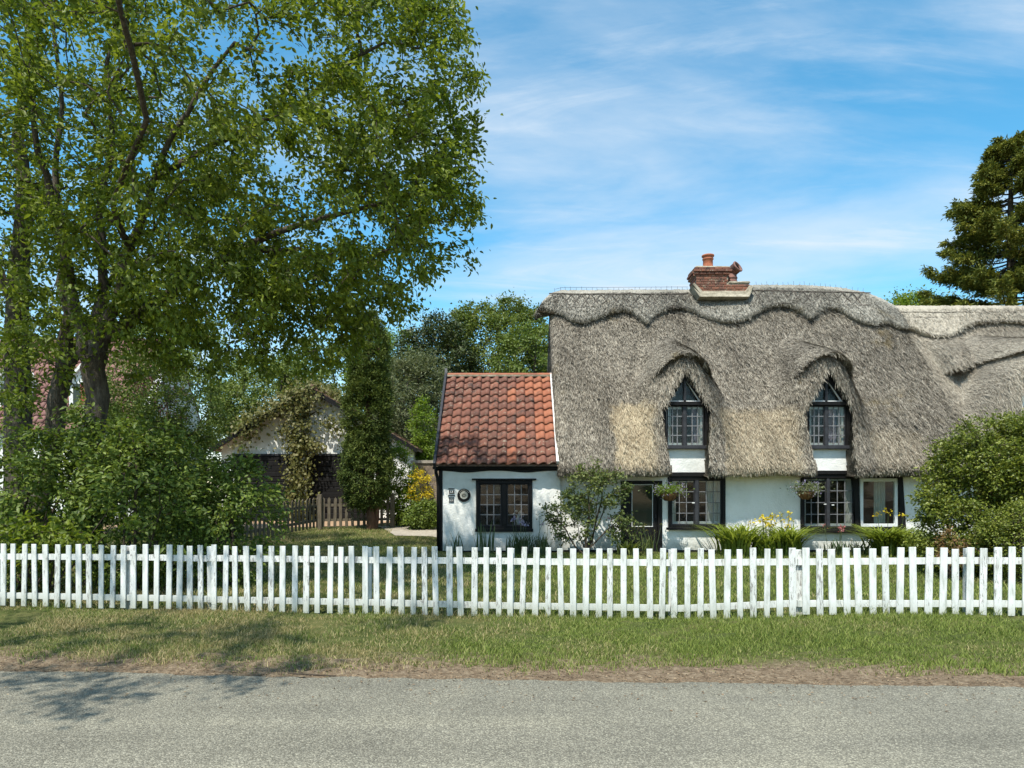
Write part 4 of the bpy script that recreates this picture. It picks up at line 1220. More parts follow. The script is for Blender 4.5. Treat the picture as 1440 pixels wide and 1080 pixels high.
# ------------------------------------------------------------------ garage with vine
GY = 26.0
gz0 = 0.40
gr = empty('garage', (-7.36, GY, gz0), 'white gabled garage with two black boarded doors and brown tiled roof', 'garage')
GX0, GX1, GC = wx(302, GY) + 0.25, wx(578, GY), wx(440, GY)
gE, gA = wz(628, GY), wz(549, GY)
m = MB(); m.prism([(GX0, GY, gz0 - 0.3), (GX1, GY, gz0 - 0.3), (GX1, GY, gE), (GC, GY, gA), (GX0, GY, gE)], (0, 5.5, 0)); m.build('wall', M['plaster'], gr)
for a, b in ((wx(330, GY), wx(418, GY)), (wx(432, GY), wx(520, GY))):
    dd = win_part('garage_door', gr)
    zt_ = wz(641, GY)
    nb = 13
    hb = (zt_ - gz0) / nb
    me = MB().box(a, b, GY - 0.07, GY - 0.012, 0.003, hb - 0.012, 0.012).mesh('board', M['black'])
    for k in range(nb):
        p = shared('board', me, dd, Matrix.Translation((0, rnd.uniform(-0.006, 0.006), gz0 + k * hb)))
    MB().box(a - 0.05, b + 0.05, GY - 0.09, GY - 0.01, zt_ + 0.002, zt_ + 0.07).build('lintel', M['dark_grey'], dd)
    MB().box(a, b, GY - 0.035, GY - 0.001, gz0, zt_).build('backing', M['black'], dd)
MB().box(wx(516, GY), wx(519, GY), GY - 0.085, GY - 0.072, wz(688, GY), wz(683, GY)).build('handle', M['white_paint'], gr)
groof = win_part('roof', gr)
for s in (-1, 1):
    ex = GX0 - 0.28 if s < 0 else GX1 + 0.28
    ez = gE - 0.10
    m = MB()
    m.prism([(ex, GY - 0.35, ez), (GC, GY - 0.35, gA + 0.08), (GC, GY - 0.35, gA + 0.0), (ex, GY - 0.35, ez - 0.08)], (0, 6.1, 0))
    m.build('roof_deck', M['brown_tile'], groof)
    m = MB(); m.beam((ex, GY - 0.37, ez - 0.07), (GC, GY - 0.37, gA - 0.02), 0.05, 0.16, up=(0, 0, 1)); m.build('bargeboard', M['black'], groof)
    # plain tiles: one joined layer, each tile a small slab
    sd = Vector((GC - ex, 0, gA + 0.08 - ez)); SLg = sd.length; sd /= SLg
    nn = Vector((-sd.z, 0, sd.x)) if s < 0 else Vector((sd.z, 0, -sd.x))
    if nn.z < 0: nn = -nn
    m = MB()
    nrw = int(SLg / 0.24)
    for r_ in range(nrw):
        for c_ in range(31):
            p = Vector((ex, GY - 0.38 + c_ * 0.2 + (0.1 if r_ % 2 else 0), ez)) + sd * (r_ * SLg / nrw - 0.02)
            h0, h1 = 0.045 + rnd.uniform(-0.006, 0.008), 0.015
            a0 = p + nn * h0; a1 = p + sd * 0.27 + nn * h1
            yv = Vector((0, 0.19, 0))
            m.add([a0, a0 + yv, a1 + yv, a1, a0 - nn * 0.025, a0 + yv - nn * 0.025, a1 - nn * 0.012], [(0, 1, 2, 3), (4, 5, 1, 0), (4, 0, 3, 6)])
    o = m.build('tiles', M['brown_tile'], groof); o['kind'] = 'stuff'
m = MB(); m.tube([(GC, GY - 0.4, gA + 0.10), (GC, GY + 5.8, gA + 0.10)], 0.11, 8); m.build('ridge', M['brown_tile'], groof, True)
gw = win_part('side_window', gr)
frame_mesh(0, 0.7, 0, 0.95, -0.02, 0.02, 0.05)
MB().box(GX1 + 0.002, GX1 + 0.03, GY + 2.2, GY + 3.2, 1.7, 2.7).build('frame', M['black'], gw)
MB().box(GX1 + 0.031, GX1 + 0.036, GY + 2.28, GY + 3.12, 1.78, 2.62).build('pane', gmat(), gw)

bw = empty('garden_wall', (-3.0, 25.0, 0.4), 'low old brick garden wall behind the yellow shrub', 'wall')
m = MB(); m.box(-3.45, -2.0, 24.6, 24.85, 0.2, 2.55); m.build('masonry', M['stone_wall'], bw)
m = MB(); m.box(-3.5, -2.0, 24.55, 24.9, 2.552, 2.65); m.build('coping', M['slab'], bw)

# ------------------------------------------------------------------ red-roofed house on the far left
HY = 28.0
lh = empty('red_roofed_house', (-18, HY, 0.4), 'house with dusty red tiled roof glimpsed behind the left trees', 'house')
LX0, LX1 = -23.5, wx(192, HY)
lE, lR, lRY = wz(606, HY), wz(478, 31.2), 31.2
m = MB(); m.prism([(LX1, HY + 0.3, 0.2), (LX1, lRY * 2 - HY, 0.2), (LX1, lRY * 2 - HY, lE), (LX1, lRY, lR - 0.1), (LX1, HY + 0.3, lE)], (LX0 - LX1, 0, 0)); m.build('wall', M['plaster'], lh)
lroof = win_part('roof', lh)
m = MB(); m.add([(LX0, HY, lE - 0.02), (LX1 + 0.05, HY, lE - 0.02), (LX1 + 0.05, lRY, lR), (LX0, lRY, lR), (LX0, 2 * lRY - HY, lE), (LX1 + 0.05, 2 * lRY - HY, lE)], [(0, 1, 2, 3), (3, 2, 5, 4)])
m.build('roof_deck', M['red_tile'], lroof)
lsv = Vector((0, lRY - HY, lR - lE)); lSL = lsv.length; lsd = lsv / lSL; lsn = Vector((0, -lsd.z, lsd.y))
NRl, NCl = 14, 21
tw0, g0 = tw, gauge
tw, gauge = 0.31, lSL / NRl
red_t = [pantile_mesh(M['red_tile'], s) for s in (21, 22)]
rotl = Matrix((Vector((1, 0, 0)), lsd, lsn)).transposed().to_4x4()
for j in range(NRl):
    for i in range(NCl):
        c = Vector((LX1 - 0.1 - tw * (i + 0.5), HY, lE)) + lsd * (j * gauge) + lsn * 0.03
        shared('tile', red_t[(i + j) % 2], lroof, Matrix.Translation(c) @ rotl)
tw, gauge = tw0, g0
m = MB(); m.beam(Vector((LX1 + 0.10, HY - 0.1, lE - 0.1)), Vector((LX1 + 0.10, lRY, lR + 0.06)), 0.30, 0.24, up=lsn); m.build('bargeboard', M['white_paint'], lroof)
for px_ in (14, 116):
    dw = win_part('dormer', lh)
    c = W(px_, 548, HY + 0.6)
    m = MB(); m.prism([(c.x - 0.6, HY + 0.7, c.z - 0.75), (c.x + 0.6, HY + 0.7, c.z - 0.75), (c.x + 0.6, HY + 0.7, c.z + 0.35), (c.x, HY + 0.7, c.z + 0.95), (c.x - 0.6, HY + 0.7, c.z + 0.35)], (0, 2.2, 0)); m.build('cheek', M['white_paint'], dw)
    MB().box(c.x - 0.42, c.x + 0.42, HY + 0.66, HY + 0.695, c.z - 0.6, c.z + 0.25).build('pane', gmat(), dw)
    cu = MB(); cu.add(*wavy_curtain(c.x - 0.12, c.x + 0.3, c.z - 0.58, c.z + 0.22, HY + 0.645, 3, 0.008)); cu.build('curtain', M['red_curtain'], dw, True)
    m = MB()
    for s in (-1, 1): m.beam((c.x + s * 0.72, HY + 0.6, c.z + 0.25), (c.x, HY + 0.6, c.z + 1.03), 0.10, 0.10, up=(0, 1, 0))
    m.build('bargeboard', M['white_paint'], dw)

# ------------------------------------------------------------------ white picket fence
FK = 0.093
def fy(x): return 8.72 - FK * x
ang = math.atan(-FK)
pf = empty('picket_fence', (0, fy(0), 0.0), 'flaking white picket fence along the grass verge', 'fence')
top_z = lerp_tab([(-8, 0.885), (-6.8, 0.90), (-2, 0.905), (0.0, 0.905), (2.0, 0.905), (3.3, 0.915), (5.9, 0.955), (7.5, 0.96)])
bot_z = lerp_tab([(-8, 0.09), (-6.8, 0.085), (-4.0, 0.075), (-1.9, 0.055), (0.0, 0.045), (2.0, 0.035), (3.25, 0.055), (3.35, 0.13), (5.9, 0.165), (7.5, 0.17)])
pmesh = []
for s in range(6):
    pw = 0.070 + 0.008 * (s % 3 - 1) / 2
    b = MB().box(-pw / 2, pw / 2, -0.010, 0.010, 0.0, 1.0, 0.0035)
    pmesh.append(b.mesh('picket', M['fence_paint']))
sp_ = 0.1515
x = -8.2
posts = [wx(px1, 8.72) for px1 in (175, 291, 512, 714, 943, 1122, 1362)]
posts = [(px1 - 720) / 1000 * 8.72 / (1 + FK * (px1 - 720) / 1000) for px1 in (-40, 175, 291, 512, 714, 943, 1122, 1362)]
panel_tone = 0
while x < 7.6:
    zb_, zt_ = float(bot_z(x)) + rnd.uniform(-0.008, 0.008), float(top_z(x)) + rnd.gauss(0, 0.007)
    near = min(posts, key=lambda q: abs(q - x))
    M_ = Matrix.Translation((x + rnd.gauss(0, 0.007), fy(x) - 0.012, zb_)) @ Euler((R(rnd.uniform(-0.7, 0.7)), R(rnd.gauss(0, 0.75)), ang + R(rnd.uniform(-2, 2)))).to_matrix().to_4x4() @ Matrix.Diagonal((1 + (0.12 if x > 3.3 else 0), 1, zt_ - zb_, 1))
    shared('picket', rnd.choice(pmesh), pf, M_)
    x += sp_
for x in posts:
    zt_ = float(top_z(x)) - 0.04
    shared('post', MB().box(-0.042, 0.042, 0.0, 0.075, -0.12, 1.0, 0.006).mesh('post', M['fence_paint']), pf,
           Matrix.Translation((x + 0.03, fy(x) + 0.036, 0.02)) @ Euler((0, R(rnd.uniform(-0.8, 0.8)), ang)).to_matrix().to_4x4() @ Matrix.Diagonal((1, 1, zt_, 1)))
bays = sorted([-8.3] + posts + [7.7])
for a, b in zip(bays[:-1], bays[1:]):
    for f, j in ((0.80, rnd.uniform(-0.006, 0.006)), (0.17, rnd.uniform(-0.006, 0.006))):
        za = float(bot_z(a + 0.08)) + f * (float(top_z(a + 0.08)) - float(bot_z(a + 0.08))) + j
        zb_ = float(bot_z(b - 0.02)) + f * (float(top_z(b - 0.02)) - float(bot_z(b - 0.02))) - j
        MB().beam((a + 0.004, fy(a) + 0.017, za), (b - 0.004, fy(b) + 0.017, zb_), 0.030, 0.076).build('rail', M['fence_paint'], pf)

# ------------------------------------------------------------------ brown picket fence in front of the garage
bf = empty('garden_fence', (-7.0, 20.5, 0.2), 'weathered brown picket fence in front of the garage drive', 'fence')
bpm = MB().box(-0.045, 0.045, -0.011, 0.011, 0, 0.86, 0.004).add([(-0.045, -0.011, 0.86), (0.045, -0.011, 0.86), (0, -0.011, 0.93), (-0.045, 0.011, 0.86), (0.045, 0.011, 0.86), (0, 0.011, 0.93)], [(0, 1, 2), (5, 4, 3), (0, 2, 5, 3), (1, 4, 5, 2)]).mesh('picket', M['old_wood'])
def brown_run(a, b):
    a, b = Vector(a), Vector(b)
    L = (b - a).length
    an_ = math.atan2((b - a).y, (b - a).x)
    n = int(L / 0.165)
    for k in range(n + 1):
        p = a.lerp(b, k / n)
        shared('picket', bpm, bf, Matrix.Translation((p.x, p.y, float(zg(p.x, p.y)) + 0.06)) @ Euler((0, R(rnd.uniform(-1.5, 1.5)), an_)).to_matrix().to_4x4())
    off = Vector((-(b - a).y, (b - a).x, 0)).normalized() * 0.035
    for h in (0.28, 0.74):
        q0, q1 = a + off, b + off
        MB().beam((q0.x, q0.y, float(zg(a.x, a.y)) + h), (q1.x, q1.y, float(zg(b.x, b.y)) + h), 0.04, 0.08).build('rail', M['old_wood'], bf)
brown_run((-7.3, 18.6, 0), (-6.0, 21.9, 0))
brown_run((-8.6, 16.8, 0), (-7.35, 18.5, 0))
brown_run((-5.85, 22.0, 0), (-3.9, 22.3, 0))
for x, y in ((-7.32, 18.55), (-5.93, 21.95), (-4.45, 22.25), (-3.75, 22.3)):
    MB().box(x - 0.065, x + 0.065, y - 0.065, y + 0.065, float(zg(x, y)) - 0.1, float(zg(x, y)) + 1.08, 0.012).build('post', M['old_wood'], bf)

# ------------------------------------------------------------------ plants
LEAF2 = (np.array([(0, 0, 0), (0.5, 0.5, 0.10), (1, 0, -0.10), (0.5, -0.5, 0.10)]), np.array([(0, 2, 1), (0, 3, 2)]))
LEAF4 = (np.array([(0, 0, 0), (0.28, 0.42, 0.07), (0.62, 0.40, 0.04), (1, 0, -0.16), (0.62, -0.40, 0.04), (0.28, -0.42, 0.07), (0.5, 0, -0.03)]),
         np.array([(0, 6, 1), (1, 6, 2), (2, 6, 3), (3, 6, 4), (4, 6, 5), (5, 6, 0)]))
def leaf_cloud(P, A, Nn, size, ratio, tmpl=LEAF2):
    """P positions, A axes, Nn normals (n,3); size (n,)"""
    A = A / (np.linalg.norm(A, axis=1, keepdims=True) + 1e-9)
    B = np.cross(Nn, A); B /= np.linalg.norm(B, axis=1, keepdims=True) + 1e-9
    C = np.cross(A, B)
    T, F = tmpl
    s = size[:, None, None]
    V = P[:, None, :] + s * (T[None, :, 0:1] * A[:, None, :] + ratio * T[None, :, 1:2] * B[:, None, :] + T[None, :, 2:3] * C[:, None, :])
    n, k = len(P), len(T)
    return V.reshape(-1, 3), (F[None] + (np.arange(n) * k)[:, None, None]).reshape(-1, 3)

def skeleton(base, limbs, ells, n_twigs, seed, shell=0.55, step=0.55, maxlen=None):
    """grow twigs towards random targets in the crown from the nearest wood already there"""
    r = np.random.default_rng(seed)
    nodes, par, rad = [], [], []
    for li in limbs:                                     # [(x,y,z,r)...], first joins nearest node when it is not the trunk
        prev = -1
        if nodes:
            q = np.array(nodes)
            prev = int(np.argmin(((q - np.array(li[0][:3])) ** 2).sum(1)))
        for a, b in zip(li[:-1], li[1:]):
            a, b = np.array(a), np.array(b)
            m = max(2, int(np.linalg.norm(b[:3] - a[:3]) / 0.35))
            wb = r.normal(0, 0.035, 3)
            for t in np.linspace(0, 1, m, endpoint=False):
                p = a * (1 - t) + b * t
                p[:3] += wb * math.sin(math.pi * t) * min(1.0, 4 * np.linalg.norm(b[:3] - a[:3]) / 2) + r.normal(0, 0.008, 3)
                nodes.append(p[:3]); par.append(prev); rad.append(p[3]); prev = len(nodes) - 1
        nodes.append(np.array(li[-1][:3])); par.append(prev); rad.append(li[-1][3])
    nl = len(nodes)
    vol = np.array([e[1][0] * e[1][1] * e[1][2] * (e[2] if len(e) > 2 else 1) for e in ells])
    pick = r.choice(len(ells), n_twigs, p=vol / vol.sum())
    d = r.standard_normal((n_twigs, 3)); d /= np.linalg.norm(d, axis=1, keepdims=True)
    rr = r.uniform(0, 1, n_twigs) ** (1 / 3 * (1 - shell))
    C = np.array([e[0] for e in ells])[pick]; Rd = np.array([e[1] for e in ells])[pick]
    T = C + d * Rd * rr[:, None]
    N = np.zeros((nl + n_twigs * 12, 3)); N[:nl] = nodes
    d0 = np.array([np.min(((N[:nl] - t) ** 2).sum(1)) for t in T])
    cnt = nl
    tips = []
    for k in np.argsort(d0):
        t = T[k]
        if t[2] < base[2] + 0.02: continue
        dist = ((N[:cnt] - t) ** 2).sum(1)
        j = int(np.argmin(dist))
        L = math.sqrt(dist[j])
        m = int(min(10, max(2, round(L / step))))
        p0 = N[j].copy()
        side = r.standard_normal(3) * 0.10 * L
        prev = j
        for q in range(1, m + 1):
            f = q / m
            p = p0 * (1 - f) + t * f + side * math.sin(math.pi * f) + np.array([0, 0, 0.10 * L * math.sin(math.pi * f)])
            N[cnt] = p; par.append(prev); rad.append(0.0); prev = cnt; cnt += 1
        tips.append(prev)
    N = N[:cnt]
    w_ = np.zeros(cnt)
    for t in tips: w_[t] += 1
    for i in range(cnt - 1, -1, -1):
        if par[i] >= 0: w_[par[i]] += w_[i]
    return N, np.array(par), np.array(rad), w_, np.array(tips), nl

def wood_mesh(name, N, par, rad, nl, mat, sides=7):
    Vs, Fs = [], []
    off = 0
    for i in range(len(N)):
        p = par[i]
        if p < 0: continue
        a, b = N[p], N[i]
        ra, rb = rad[p], rad[i]
        if i >= nl and p < nl: ra = min(ra, rb * 1.4)
        k = sides if rb > 0.03 else (5 if rb > 0.012 else 3)
        d = b - a
        L = np.linalg.norm(d)
        if L < 1e-6: continue
        d /= L
        u = np.cross(d, (0.3, 0.9, 0.1) if abs(d[1]) < 0.9 else (1, 0, 0)); u /= np.linalg.norm(u)
        v = np.cross(d, u)
        th = np.arange(k) * 2 * math.pi / k
        ring = np.cos(th)[:, None] * u + np.sin(th)[:, None] * v
        Vs.append(a - d * ra * 0.25 + ring * ra); Vs.append(b + d * rb * 0.25 + ring * rb)
        q = np.arange(k); q2 = (q + 1) % k
        Fs.append(np.stack([off + q, off + q2, off + k + q2, off + k + q], 1))
        off += 2 * k
    return np_mesh(name, np.concatenate(Vs), np.concatenate(Fs), mat, True)

def plant(name, label, cat, base, limbs, ells, n_twigs, per, leaf, ratio, mat, wood, seed, group=None, spread=0.28, r0=0.006, expo=0.46, up=0.5, droop=0.25,
          tmpl=LEAF2, shell=0.55, step=0.55, crown_name='crown', trunk_name='trunk', out_bias=0.5, zmin=None, back=2):
    base = np.array(base, float)
    N, par, rad, w_, tips, nl = skeleton(base, limbs, ells, n_twigs, seed, shell, step)
    rad = np.maximum(rad * 0.82, r0 * np.maximum(w_, 0.6) ** expo)
    for i in range(nl): rad[i] = max(rad[i], 0.004)
    root = empty(name, tuple(base), label, cat, group)
    link(trunk_name, wood_mesh(name + '_' + trunk_name, N, par, rad, nl, wood), root)
    r = np.random.default_rng(seed + 1)
    # leaves sit along the outer ends of the twigs
    ends = np.repeat(tips, per)
    n = len(ends)
    P1 = N[ends]; P0 = N[par[ends]]
    pp = np.where(par[par[ends]] >= 0, par[par[ends]], par[ends])
    P00 = N[pp]
    f = r.uniform(0, 1, (n, 1))
    g = r.uniform(0, 1, (n, 1)) < 0.35
    P = np.where(g, P00 * (1 - f) + P0 * f, P0 * (1 - f) + P1 * f)
    P = P + r.normal(0, spread, (n, 3)) * np.array([1, 1, 0.75]) * r.uniform(0.25, 1, (n, 1))
    cen = np.mean([e[0] for e in ells], 0)
    outv = P - cen; outv /= np.linalg.norm(outv, axis=1, keepdims=True) + 1e-9
    tw_ = P1 - P0; tw_ /= np.linalg.norm(tw_, axis=1, keepdims=True) + 1e-9
    A = r.standard_normal((n, 3)) * np.array([0.8, 0.8, 0.55]) + outv * out_bias + tw_ * 0.6 + np.array([0, 0, -droop])
    Nn = r.standard_normal((n, 3)) * 0.55 + np.array([0, 0, up]) + outv * 0.35
    size = leaf * r.uniform(0.6, 1.25, n)
    if zmin is not None:
        ok = P[:, 2] > zmin
        P, A, Nn, size = P[ok], A[ok], Nn[ok], size[ok]
    Vv, Ff = leaf_cloud(P, A, Nn, size, ratio, tmpl)
    c = link(crown_name, np_mesh(name + '_' + crown_name, Vv, Ff, mat), root)
    c['kind'] = 'stuff'
    return root
def V4(px, py, d, r): p = W(px, py, d); return (p.x, p.y, p.z, r)
def E(px, py, d, rx, ry, rz, wgt=1.0): p = W(px, py, d); return ((p.x, p.y, p.z), (rx, ry, rz), wgt)

# three broad-leaved trees at the left
tA_limbs = [[V4(132, 822, 12, 0.27), V4(132, 700, 12, 0.24), V4(134, 600, 12, 0.22), V4(131, 520, 12, 0.23), V4(138, 478, 12, 0.19)],
            [V4(131, 520, 12, 0.15), V4(118, 465, 12, 0.14), V4(100, 410, 11.9, 0.12), V4(92, 350, 11.8, 0.10), V4(74, 285, 11.6, 0.08), V4(55, 215, 11.3, 0.06), V4(48, 120, 11, 0.035)],
            [V4(138, 478, 12, 0.13), V4(146, 420, 12.1, 0.11), V4(144, 340, 12.2, 0.075), V4(160, 220, 12.2, 0.055), V4(150, 90, 12.2, 0.04), V4(175, -60, 12.2, 0.025)],
            [V4(138, 478, 12, 0.14), V4(168, 425, 11.8, 0.11), V4(182, 350, 11.6, 0.085), V4(215, 260, 11.3, 0.065), V4(262, 160, 10.9, 0.05), V4(330, 60, 10.6, 0.03)],
            [V4(138, 478, 12, 0.15), V4(185, 450, 12, 0.125), V4(240, 412, 12, 0.105), V4(300, 372, 12, 0.09), V4(348, 345, 12, 0.08), V4(420, 318, 12.1, 0.06), V4(500, 295, 12.2, 0.045), V4(590, 270, 12.3, 0.025)],
            [V4(300, 372, 12, 0.07), V4(345, 352, 12.4, 0.06), V4(420, 350, 12.9, 0.045), V4(520, 370, 13.3, 0.025)],
            [V4(215, 260, 11.3, 0.07), V4(330, 190, 11.5, 0.055), V4(430, 140, 11.8, 0.04), V4(540, 60, 12, 0.022)],
            [V4(182, 350, 11.6, 0.07), V4(158, 285, 10.4, 0.05), V4(205, 170, 9.2, 0.04), V4(172, 20, 8.0, 0.03), V4(120, -240, 6.4, 0.02)]]
plant('maple_tree', 'large leafy tree with forked trunk spreading over the fence towards the cottage', 'tree', (tA_limbs[0][0][0], 12, 0.0), tA_limbs,
      [((-4.6, 11.8, 8.4), (4.1, 3.6, 4.3), 1.0), ((-2.9, 12.0, 6.3), (2.45, 2.6, 1.9), 2.4), ((-4.4, 6.4, 8.8), (3.3, 3.4, 2.4), 0.38), ((-5.6, 12.5, 5.4), (2.2, 2.5, 1.5), 1.2), ((-2.0, 11.8, 8.2), (1.5, 2.2, 2.2), 2.0), ((-4.6, 12.2, 4.5), (2.1, 2.2, 1.0), 3.0), ((-5.6, 2.7, 7.2), (2.3, 1.6, 1.1), 1.2)],
      1650, 56, 0.098, 0.52, M['leaf_tree'], M['bark'], 101, spread=0.17, tmpl=LEAF4, r0=0.0046, expo=0.38, shell=0.45, step=0.5)
tB_limbs = [[V4(45, 810, 12.8, 0.25), V4(62, 690, 12.8, 0.22), V4(78, 600, 12.8, 0.20), V4(92, 520, 12.8, 0.19), V4(99, 440, 12.8, 0.13), V4(93, 360, 12.8, 0.095), V4(78, 270, 12.8, 0.07), V4(88, 150, 12.8, 0.05), V4(70, 0, 12.8, 0.03)],
            [V4(92, 520, 12.8, 0.13), V4(118, 480, 13.0, 0.10), V4(140, 420, 13.2, 0.08), V4(190, 330, 13.5, 0.05)]]
plant('leaning_tree', 'leaning tree with rough dark trunk left of the forked one', 'tree', (tB_limbs[0][0][0], 12.8, 0.0), tB_limbs,
      [((-8.2, 13.2, 8.4), (3.0, 3.0, 4.2), 1.0), ((-7.0, 9.0, 8.4), (2.4, 2.4, 2.0), 0.45), ((-6.9, 12.0, 4.3), (1.7, 1.3, 1.15), 2.2)],
      540, 46, 0.10, 0.52, M['leaf_tree'], M['bark'], 151, spread=0.18, tmpl=LEAF4, r0=0.0046, expo=0.38, shell=0.45)
tC_limbs = [[V4(24, 800, 14.2, 0.34), V4(26, 600, 14.2, 0.31), V4(24, 450, 14.2, 0.26), V4(32, 330, 14.2, 0.21), V4(26, 200, 14.2, 0.14), V4(40, 40, 14.2, 0.08), V4(20, -80, 14.2, 0.05)],
            [V4(28, 450, 14.2, 0.12), V4(-10, 360, 14.2, 0.09), V4(-40, 260, 14.2, 0.05)]]
plant('thick_trunked_tree', 'thick dark straight trunk at the far left edge, crown above', 'tree', (tC_limbs[0][0][0], 14.2, 0.0), tC_limbs,
      [((-10.6, 14.2, 8.6), (3.0, 3.0, 4.4), 1.0), ((-10.2, 14.0, 5.4), (1.5, 1.6, 2.4), 1.4), ((-8.2, 6.6, 7.8), (2.2, 3.0, 1.8), 0.4), ((-8.6, 12.2, 3.9), (1.2, 1.0, 1.3), 1.8)],
      460, 46, 0.10, 0.52, M['leaf_tree'], M['bark'], 171, spread=0.18, tmpl=LEAF4, r0=0.0046, expo=0.38, shell=0.45)

# shrubs under the trees
def bush(name, label, base, ells, n_twigs, per, leaf, ratio, mat, seed, cat='shrub', group=None, stems=5, spread=0.16, shell=0.5, r0=0.004, wood=None, tmpl=LEAF2, **k):
    bx, by, bz = base
    r2 = random.Random(seed)
    c = np.mean([e[0] for e in ells], 0)
    limbs = [[(bx, by, bz - 0.05, 0.03), (bx + (c[0] - bx) * 0.3, by + (c[1] - by) * 0.3, bz + 0.25 * max(0.3, c[2] - bz), 0.025)]]
    for s in range(stems):
        e = r2.choice(ells)
        t = [e[0][i] + r2.uniform(-0.5, 0.5) * e[1][i] for i in range(3)]
        limbs.append([(bx + r2.uniform(-0.1, 0.1), by + r2.uniform(-0.1, 0.1), bz + 0.02, 0.022), tuple(0.5 * (q + w2) + r2.uniform(-0.1, 0.1) for q, w2 in zip((bx, by, bz), t)) + (0.016,), tuple(t) + (0.008,)])
    return plant(name, label, cat, base, limbs, ells, n_twigs, per, leaf, ratio, mat, wood or M['twig'], seed, group, spread, r0, 0.42, shell=shell, step=0.35, crown_name='foliage', trunk_name='stems', tmpl=tmpl, **k)
gl = lambda x, y: float(zg(x, y))
G_L = 'dark shrubs behind the fence under the left trees'
bush('laurel_shrub', 'dark broad-leaved shrub behind the fence at far left, under the thick trunk', (-7.6, 10.9, gl(-7.6, 10.9)), [((-7.7, 11.0, 1.35), (1.5, 0.9, 1.35)), ((-6.9, 11.2, 2.2), (0.9, 0.8, 0.75))], 300, 38, 0.085, 0.55, M['leaf_shrub'], 201, group=G_L, tmpl=LEAF4, shell=0.25)
bush('laurel_shrub', 'dark broad-leaved shrub at the foot of the forked tree', (-5.9, 11.0, gl(-5.9, 11)), [((-5.8, 11.0, 1.2), (1.15, 0.85, 1.25)), ((-6.1, 11.4, 2.2), (0.8, 0.7, 0.7))], 260, 38, 0.085, 0.55, M['leaf_shrub'], 211, group=G_L, tmpl=LEAF4, shell=0.25)
bush('laurel_shrub', 'rightmost dark shrub of the left thicket, before the brown fence', (-4.5, 11.6, gl(-4.5, 11.6)), [((-4.65, 11.6, 1.05), (0.95, 0.8, 1.1)), ((-5.0, 11.9, 1.8), (0.8, 0.7, 0.6))], 230, 38, 0.08, 0.55, M['leaf_shrub'], 221, group=G_L, tmpl=LEAF4, shell=0.25)
bush('elder_shrub', 'pale green leafy sprigs poking over the white fence at left', (-6.6, 9.9, gl(-6.6, 9.9)), [((-6.55, 9.75, 0.85), (0.75, 0.32, 0.40)), ((-5.5, 9.9, 1.15), (0.35, 0.25, 0.3))], 46, 26, 0.095, 0.58, M['leaf_tree'], 231, spread=0.12, tmpl=LEAF4)
bush('hawthorn', 'pale green hawthorn between the red-roofed house and the garage', (-9.6, 20.5, gl(-9.6, 20.5)), [((-10.2, 20.5, 4.0), (2.0, 1.4, 1.8)), ((-9.9, 20.4, 2.2), (1.6, 1.2, 1.5)), ((-11.6, 21.0, 2.8), (1.5, 1.2, 1.9))], 820, 56, 0.078, 0.7, M['leaf_haw'], 241, cat='tree', spread=0.22)
bush('copper_shrub', 'dark copper-leaved shrub beside the white verge of the red-roofed house', (-12.5, 25.5, gl(-12.5, 25.5)), [((-12.6, 25.5, 5.0), (1.0, 0.8, 1.5))], 110, 50, 0.09, 0.7, M['leaf_copper'], 251, spread=0.2)
bush('lilac_shrub', 'mid green shrub in front of the left garage door', (-7.4, 17.2, gl(-7.4, 17.2)), [((-7.7, 17.0, 1.15), (1.2, 0.9, 1.05)), ((-9.1, 17.3, 1.7), (1.3, 0.9, 1.5))], 300, 46, 0.075, 0.62, M['leaf_shrub'], 261, spread=0.2)

# columnar yew
yb_ = W(522, 738, 22)
yl = [[(yb_.x, 22, 0.30, 0.20), (yb_.x, 22, 1.3, 0.17), (yb_.x - 0.1, 22, 4.0, 0.10), (yb_.x - 0.05, 22, 7.0, 0.03)],
      [(yb_.x + 0.1, 22, 0.32, 0.11), (yb_.x + 0.2, 21.9, 1.2, 0.09), (yb_.x + 0.3, 21.9, 3.0, 0.05)]]
plant('yew_tree', 'narrow dark columnar yew in front of the garage', 'tree', (yb_.x, 22, 0.3), yl,
      [((yb_.x - 0.15, 22, 2.3), (0.80, 0.75, 1.35), 1.0), ((yb_.x - 0.12, 22, 4.0), (0.74, 0.7, 1.6), 1.0), ((yb_.x - 0.08, 22, 5.7), (0.60, 0.6, 1.5), 1.0)],
      1500, 60, 0.082, 0.38, M['leaf_yew'], M['red_bark'], 301, spread=0.11, shell=0.6, r0=0.004, up=0.2, droop=-0.35, out_bias=0.9)
# trees behind
def far_tree(name, label, px, py_top, d, rx, rz, mat, seed, n=260, per=44, leaf=0.14, ratio=0.7, group='trees behind the buildings', extra=(), trunk=0.22):
    x = (px - 720) * d / FPX
    zt_ = EYE + (HOR - py_top) * d / FPX
    c = (x, d, zt_ - rz)
    g0_ = gl(x, d) if d < 60 else 0.4
    lim = [[(x, d, g0_ - 0.1, trunk), (x + 0.1, d, max(g0_ + 0.5, c[2] - rz * 0.6), trunk * 0.7), (x, d, c[2] + rz * 0.4, trunk * 0.2)]]
    return plant(name, label, 'tree', (x, d, g0_), lim, [(c, (rx, rx, rz), 1.0), *extra], n, per, leaf, ratio, mat, M['bark'], seed, group, spread=0.34, shell=0.6, r0=0.008, step=0.8)
far_tree('oak_tree', 'round-topped olive green tree rising behind the annexe ridge', 700, 420, 40, 3.5, 3.6, M['leaf_oak'], 401, 482, 84, 0.15)
far_tree('ash_tree', 'fresh green tree between the annexe roof and the thatch gable', 752, 456, 36, 2.3, 2.9, M['leaf_haw'], 411, 276, 84, 0.13)
